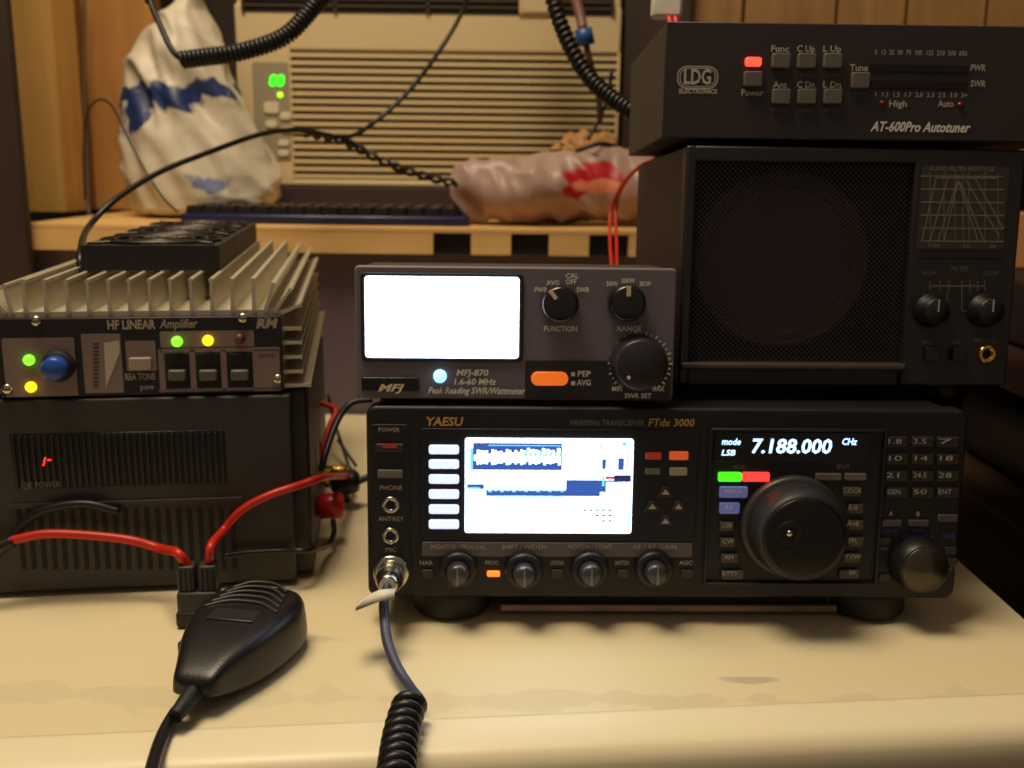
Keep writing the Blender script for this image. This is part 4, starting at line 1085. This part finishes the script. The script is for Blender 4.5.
# thick red leads of the inline connector
pc = at_z(197, 630, 0)
MC = Matrix.Translation((pc.x, pc.y+.006, .0)) @ Matrix.Rotation(math.radians(6), 4, 'Z')
def connector():
    r = root('inline_connector', MC, 'black block connector joining two thick red leads before the power supply', 'connector')
    CB = mat('connector_black', (48, 44, 44), .5); CB2 = mat('connector_dark', (26, 24, 25), .5)
    k = MB(); k.box(-.0135, .0135, -.005, .012, .0008, .011, CB2, .002); k.box(-.0125, .0125, -.004, .011, .009, .0235, CB, .002); k.build('housing', r)
    for x in (-.0065, .0065):
        k = MB(); k.box(x-.0055, x+.0055, -.002, .009, .023, .040, CB, .0015)
        for dx in (-.003, 0, .003): k.box(x+dx-.0005, x+dx+.0005, -.0024, -.0015, .024, .038, DARK)
        k.build('sleeve', r)
connector()
cl = MC @ Vector((-.0065, .004, .039)); cr = MC @ Vector((.0065, .004, .039))
yq = lambda px, py, off=-.012: MP @ fP.q(px, py, off)
k = MB(); k.tube([yq(-30, 560, -.016), yq(-5, 549, -.0145), yq(13, 541, -.012)], .0040, CAB, 12); k.tube([yq(10, 542, -.012), yq(14, 540, -.012), yq(45, 534), yq(85, 535), yq(130, 540, -.013), yq(162, 549, -.018), cl + Vector((-.006, 0, .008)), cl], .0030, REDWIRE, 12)
thing_mesh(k, 'red_lead', 'thick red lead running left from the block connector across the power supply', 'cable')
post = POST + Vector((.004, 0, .004))
k = MB(); k.tube([cr, cr + Vector((.002, .001, .012)), yq(222, 532, -.012), yq(242, 510, -.009), yq(270, 495, -.008), yq(300, 485, .0), yq(325, 477, .03), post + Vector((0, 0, .002))], .0027, REDWIRE, 12)
thing_mesh(k, 'red_lead', 'thick red lead rising right from the block connector to the binding posts', 'cable')
k = MB(); k.tube([yq(-20, 566, -.016), yq(5, 547, -.012), yq(25, 522, -.006), yq(48, 509, -.005), yq(85, 504, -.005), yq(120, 512, -.004)], .0030, CAB, 10)
thing_mesh(k, 'black_lead', 'black lead curving across the vents of the power supply', 'cable')
# leads behind, between the power supply and the transceiver
k = MB(); k.tube([at_y(372, 400, .78), at_y(352, 403, .775), at_y(338, 420, .765), at_y(326, 452, .74), at_y(321, 470, .73)], .0026, CAB, 10)
thing_mesh(k, 'short_black_lead', 'black lead curving down between wattmeter and power supply', 'cable')
k = MB(); k.tube([at_y(318, 402, .80), at_y(336, 410, .80), at_y(330, 425, .79), at_y(322, 450, .775), at_y(319, 468, .77)], .0024, REDWIRE, 10); k.tube([at_y(336, 409, .80), at_y(326, 440, .79), at_y(320, 466, .78)], .0022, REDWIRE, 10)
thing_mesh(k, 'short_red_lead', 'red lead bent behind the black lead beside the power supply', 'cable')
k = MB(); k.tube([at_y(333, 520, .71), at_y(334, 532, .70), at_y(328, 545, .69), yq(310, 550, -.0035), yq(280, 551, -.004), yq(245, 553, -.005), yq(224, 556, -.006)], .0020, CAB, 10)
thing_mesh(k, 'thin_black_lead', 'thin black lead under the red binding post running along the power supply', 'cable')
k = MB(); k.tube([at_y(328, 395, .95), at_y(334, 420, .94), at_y(346, 458, .90), at_y(356, 486, .88)], .0016, CAB, 8); k.tube([at_y(338, 440, .93), at_y(356, 466, .90)], .0014, CAB, 8)
thing_mesh(k, 'thin_leads', 'pair of thin dark wires behind the binding posts', 'wire')
p = at_y(347, 482, .80)
k = MB(); k.lathe(p, [(.0085, -.012), (.0100, -.010), (.0100, .006), (.0075, .010), (.0004, .0105)], mat('plug_dark', (22, 20, 22), .4), 20, 'X')
k.lathe(p + Vector((-.022, -.004, .006)), [(.0055, 0), (.0062, .002), (.0062, .008), (.0050, .010)], GOLD, 16, 'X')
k.tube([p + Vector((.008, 0, 0)), p + Vector((.022, .01, .004)), p + Vector((.04, .06, .0))], .003, CAB, 10)
k.tube([p + Vector((-.004, .0, -.008)), Vector((p.x-.002, p.y+.01, .004))], .004, CAB, 10, spline=False)
thing_mesh(k, 'coaxial_plug', 'black coaxial plug with gold collar between power supply and transceiver', 'plug')

# ------------------------------------------------------------------ microphone lead with coiled part
def mic_lead():
    p = fR.q(391, 574, -.004); so = MR @ Vector((p.x, -.004, p.z)); ax = MR.to_3x3()
    M = Matrix.Translation(so) @ MR.to_3x3().to_4x4() if False else Matrix.Translation(so) @ MR.to_quaternion().to_matrix().to_4x4()
    r = root('microphone_lead', M, 'grey lead with chrome plug and black coil hanging from the transceiver socket', 'cable')
    I = M.inverted()
    k = MB()
    k.lathe((0, 0, 0), [(.0080, .002), (.0084, -.004), (.0084, -.010), (.0070, -.0115), (.0070, -.016), (.0060, -.020), (.0050, -.021)], CHROME, 24)
    for y in (-.005, -.007, -.009): k.lathe((0, 0, 0), [(.0088, y-.0005), (.0088, y+.0005)], CHROME, 24)
    k.build('plug', r, 'chrome screw plug')
    W = lambda px, py, y: I @ at_y(px, py, y)
    BG = mat('bluegrey_cable', (62, 66, 88), .4)
    k = MB(); tip = I @ (M @ Vector((0, -.019, 0)))
    pts = [tip, Vector((-.0015, -.026, -.007)), I @ at_y(384, 612, so.y-.036), I @ at_y(387, 640, so.y-.055), I @ at_y(396, 665, so.y-.072), I @ at_z(409, 686, .008), I @ at_z(419, 699, .010)]
    k.tube(pts, .0030, BG, 12); k.build('straight_lead', r)
    k = MB()
    cp = [at_z(411, 701, .0120), at_z(405, 718, .0105), at_z(400, 740, .0098), at_z(396, 772, .0098), at_z(393, 800, .0100), at_z(390, 830, .0105)]
    coil(k, [I @ q for q in cp], .0066, .0074, .0028, CAB, 10, 16)
    k.build('coiled_lead', r)
    # white label flag tied under the plug
    k = MB()
    f0 = tip + Vector((.001, -.004, -.004))
    A = [I @ at_y(395, 589, so.y-.030), I @ at_y(380, 590, so.y-.031), I @ at_y(366, 596, so.y-.033), I @ at_y(357, 603, so.y-.036)]
    B = [I @ at_y(394, 599, so.y-.040), I @ at_y(381, 601, so.y-.044), I @ at_y(368, 606, so.y-.048), I @ at_y(355, 611, so.y-.050)]
    top_ = []; 
    for t in (0, .0012):
        for rw in (A, B): top_.append([k.bm.verts.new(q + Vector((0, t, 0))) for q in rw])
    n = len(A)
    fs = []
    for u, v in ((0, 1), (1, 3), (3, 2), (2, 0)):
        for i in range(n-1): fs.append(k.bm.faces.new((top_[u][i], top_[u][i+1], top_[v][i+1], top_[v][i])))
    for i in (0, n-1): fs.append(k.bm.faces.new((top_[0][i], top_[1][i], top_[3][i], top_[2][i])))
    k._fin(fs, WHITEP, True); k.build('label_tag', r, 'white tape tag')
mic_lead()

# ------------------------------------------------------------------ hand microphone
def hand_mic():
    near = at_z(193, 718, 0); far = at_z(250, 654, 0)
    ang = math.atan2(far.y-near.y, far.x-near.x)
    M = Matrix.Translation(near) @ Matrix.Rotation(ang, 4, 'Z')       # local x runs along the body
    r = root('hand_microphone', M, 'black hand microphone lying face up on the desk beside its lead', 'microphone')
    SC_ = Matrix.Diagonal((1.0, 1.06, 1.22, 1))
    PM = mat('mic_black', (24, 22, 24), .36, bump=.06, bscale=900)
    prof = [(0, .0105, .010, .016), (.004, .0125, .008, .019), (.014, .0155, .005, .022), (.026, .021, .0025, .0245), (.04, .026, .0015, .0262), (.056, .0295, .001, .0275), (.072, .0315, .001, .028), (.086, .0300, .001, .0275), (.096, .0255, .002, .0262), (.1015, .0180, .004, .0235), (.104, .0100, .007, .020)]
    k = MB(); rings = []; n = 40
    def sgn(v): return -1 if v < 0 else 1
    for x, hw, zb, zt in prof:
        ring = []
        for j in range(n):
            t = 2*PI*j/n; ca, sa = math.cos(t), math.sin(t)
            y = hw*sgn(ca)*abs(ca)**.42; z = (zb+zt)/2 + (zt-zb)/2*sgn(sa)*abs(sa)**.42
            ring.append(k.bm.verts.new((x, y*(1 - .10*(z-zb)/(zt-zb)), z)))
        rings.append(ring)
    fs = []
    for a, b in zip(rings, rings[1:]):
        for j in range(n): fs.append(k.bm.faces.new((a[j], a[(j+1) % n], b[(j+1) % n], b[j])))
    fs += [k.bm.faces.new(rings[0]), k.bm.faces.new(rings[-1])]
    k._fin(fs, PM, True); body = k.build('body', r)
    body.data.transform(SC_); sd = body.modifiers.new('s', 'SUBSURF'); sd.levels = sd.render_levels = 1
    k = MB()
    for i in range(5):
        x = .066 + i*.0068; hw = .021 - .0012*i; k.tube([(x-.005, -hw, .0268), (x+.001, -hw*.5, .0280), (x+.0025, 0, .0282), (x+.001, hw*.5, .0280), (x-.005, hw, .0268)], .0010, mat('mic_ridge', (52, 48, 48), .4), 8)
    k.build('grille_ridges', r).data.transform(SC_)
    k = MB(); k.box(.046, .060, -.013, .013, .0262, .0276, mat('mic_badge', (44, 41, 41), .35), .0006)
    k.text('YAESU', .053, 0, .006, 0, DIMINK) if False else None
    k.build('badge', r).data.transform(SC_)
    k = MB(); k.box(.040, .066, .0240, .0292, .012, .020, mat('talk_bar', (34, 32, 34), .4), .002, 3); k.build('talk_button', r)
    I = M.inverted()
    k = MB(); k.tube([(.003, 0, .0135), (-.008, .0, .012), (-.016, .001, .010)], .0052, RUBBER, 14, taper=(1, .75)); k.build('strain_relief', r)
    k = MB(); p0 = Vector((-.014, .001, .010))
    k.tube([p0, I @ at_z(176, 712, .0065), I @ at_z(163, 735, .0045), I @ at_z(153, 765, .004), I @ at_z(146, 800, .004), I @ at_z(140, 822, .005)], .0034, CAB, 12); k.build('cord', r)
hand_mic()

# ------------------------------------------------------------------ dark shelving right of the desk
def side_rack():
    x0 = .40; M = Matrix.Translation((x0, .70, -.75))
    r = root('side_rack', M, 'dark wooden rack standing in shadow right of the desk', 'rack')
    RW = wood('rack_wood', (52, 32, 24), (74, 46, 32), 'Y')
    for z in (.10, .42, .74, .86):
        k = MB(); k.box(.0, .60, -.04 if z > .7 else 0, .52, z, z+.018, RW, .001); k.build('shelf_board', r)
    for x in (.006, .575):
        for y in (.01, .47):
            k = MB(); k.box(x, x+.03, y, y+.03, .0005, .86, RW, .001); k.build('post', r)
    k = MB(); k.box(.0, .6, .52, .53, .1, .86, RW); k.build('back_board', r)
side_rack()
k = MB(); p = Vector((.50, .80, .010+.12)); 
k.box(.452, .72, .71, .98, .1290, .1900, mat('dark_box', (40, 30, 28), .5), .006, 3)
thing_mesh(k, 'equipment_box', 'dark box on the top board of the side rack', 'box')
k = MB(); k.box(.446, .70, .76, .98, .0090, .080, mat('dark_box2', (28, 24, 24), .5), .02, 4)
thing_mesh(k, 'dark_case', 'rounded dark case on the rack board right of the desk', 'case')
# planks lightened in colour for missing light, seen past the speaker's right side
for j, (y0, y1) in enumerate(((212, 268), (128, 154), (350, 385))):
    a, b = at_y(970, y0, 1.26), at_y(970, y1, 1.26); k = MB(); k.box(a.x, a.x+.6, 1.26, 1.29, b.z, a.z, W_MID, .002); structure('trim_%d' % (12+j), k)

# ------------------------------------------------------------------ light
def area(name, loc, target, size, power, col, sy=None):
    l = bpy.data.lights.new(name, 'AREA'); l.energy = power; l.color = col; l.size = size
    if sy: l.shape = 'RECTANGLE'; l.size_y = sy
    o = bpy.data.objects.new(name, l); COL.objects.link(o); o.location = loc
    o.rotation_euler = (Vector(target)-Vector(loc)).to_track_quat('-Z', 'Y').to_euler(); return o
area('ceiling_lamp', (-.34, .55, 1.5), (-.15, .7, .1), .62, 21, (1.0, .825, .57))
w = bpy.data.worlds.new('world'); S.world = w; w.use_nodes = True
w.node_tree.nodes['Background'].inputs[0].default_value = (1.0, .76, .56, 1); w.node_tree.nodes['Background'].inputs[1].default_value = .16
vs = S.view_settings; vs.view_transform = 'Standard'; vs.look = 'None'; vs.exposure = 0; vs.gamma = 1; vs.use_curve_mapping = False
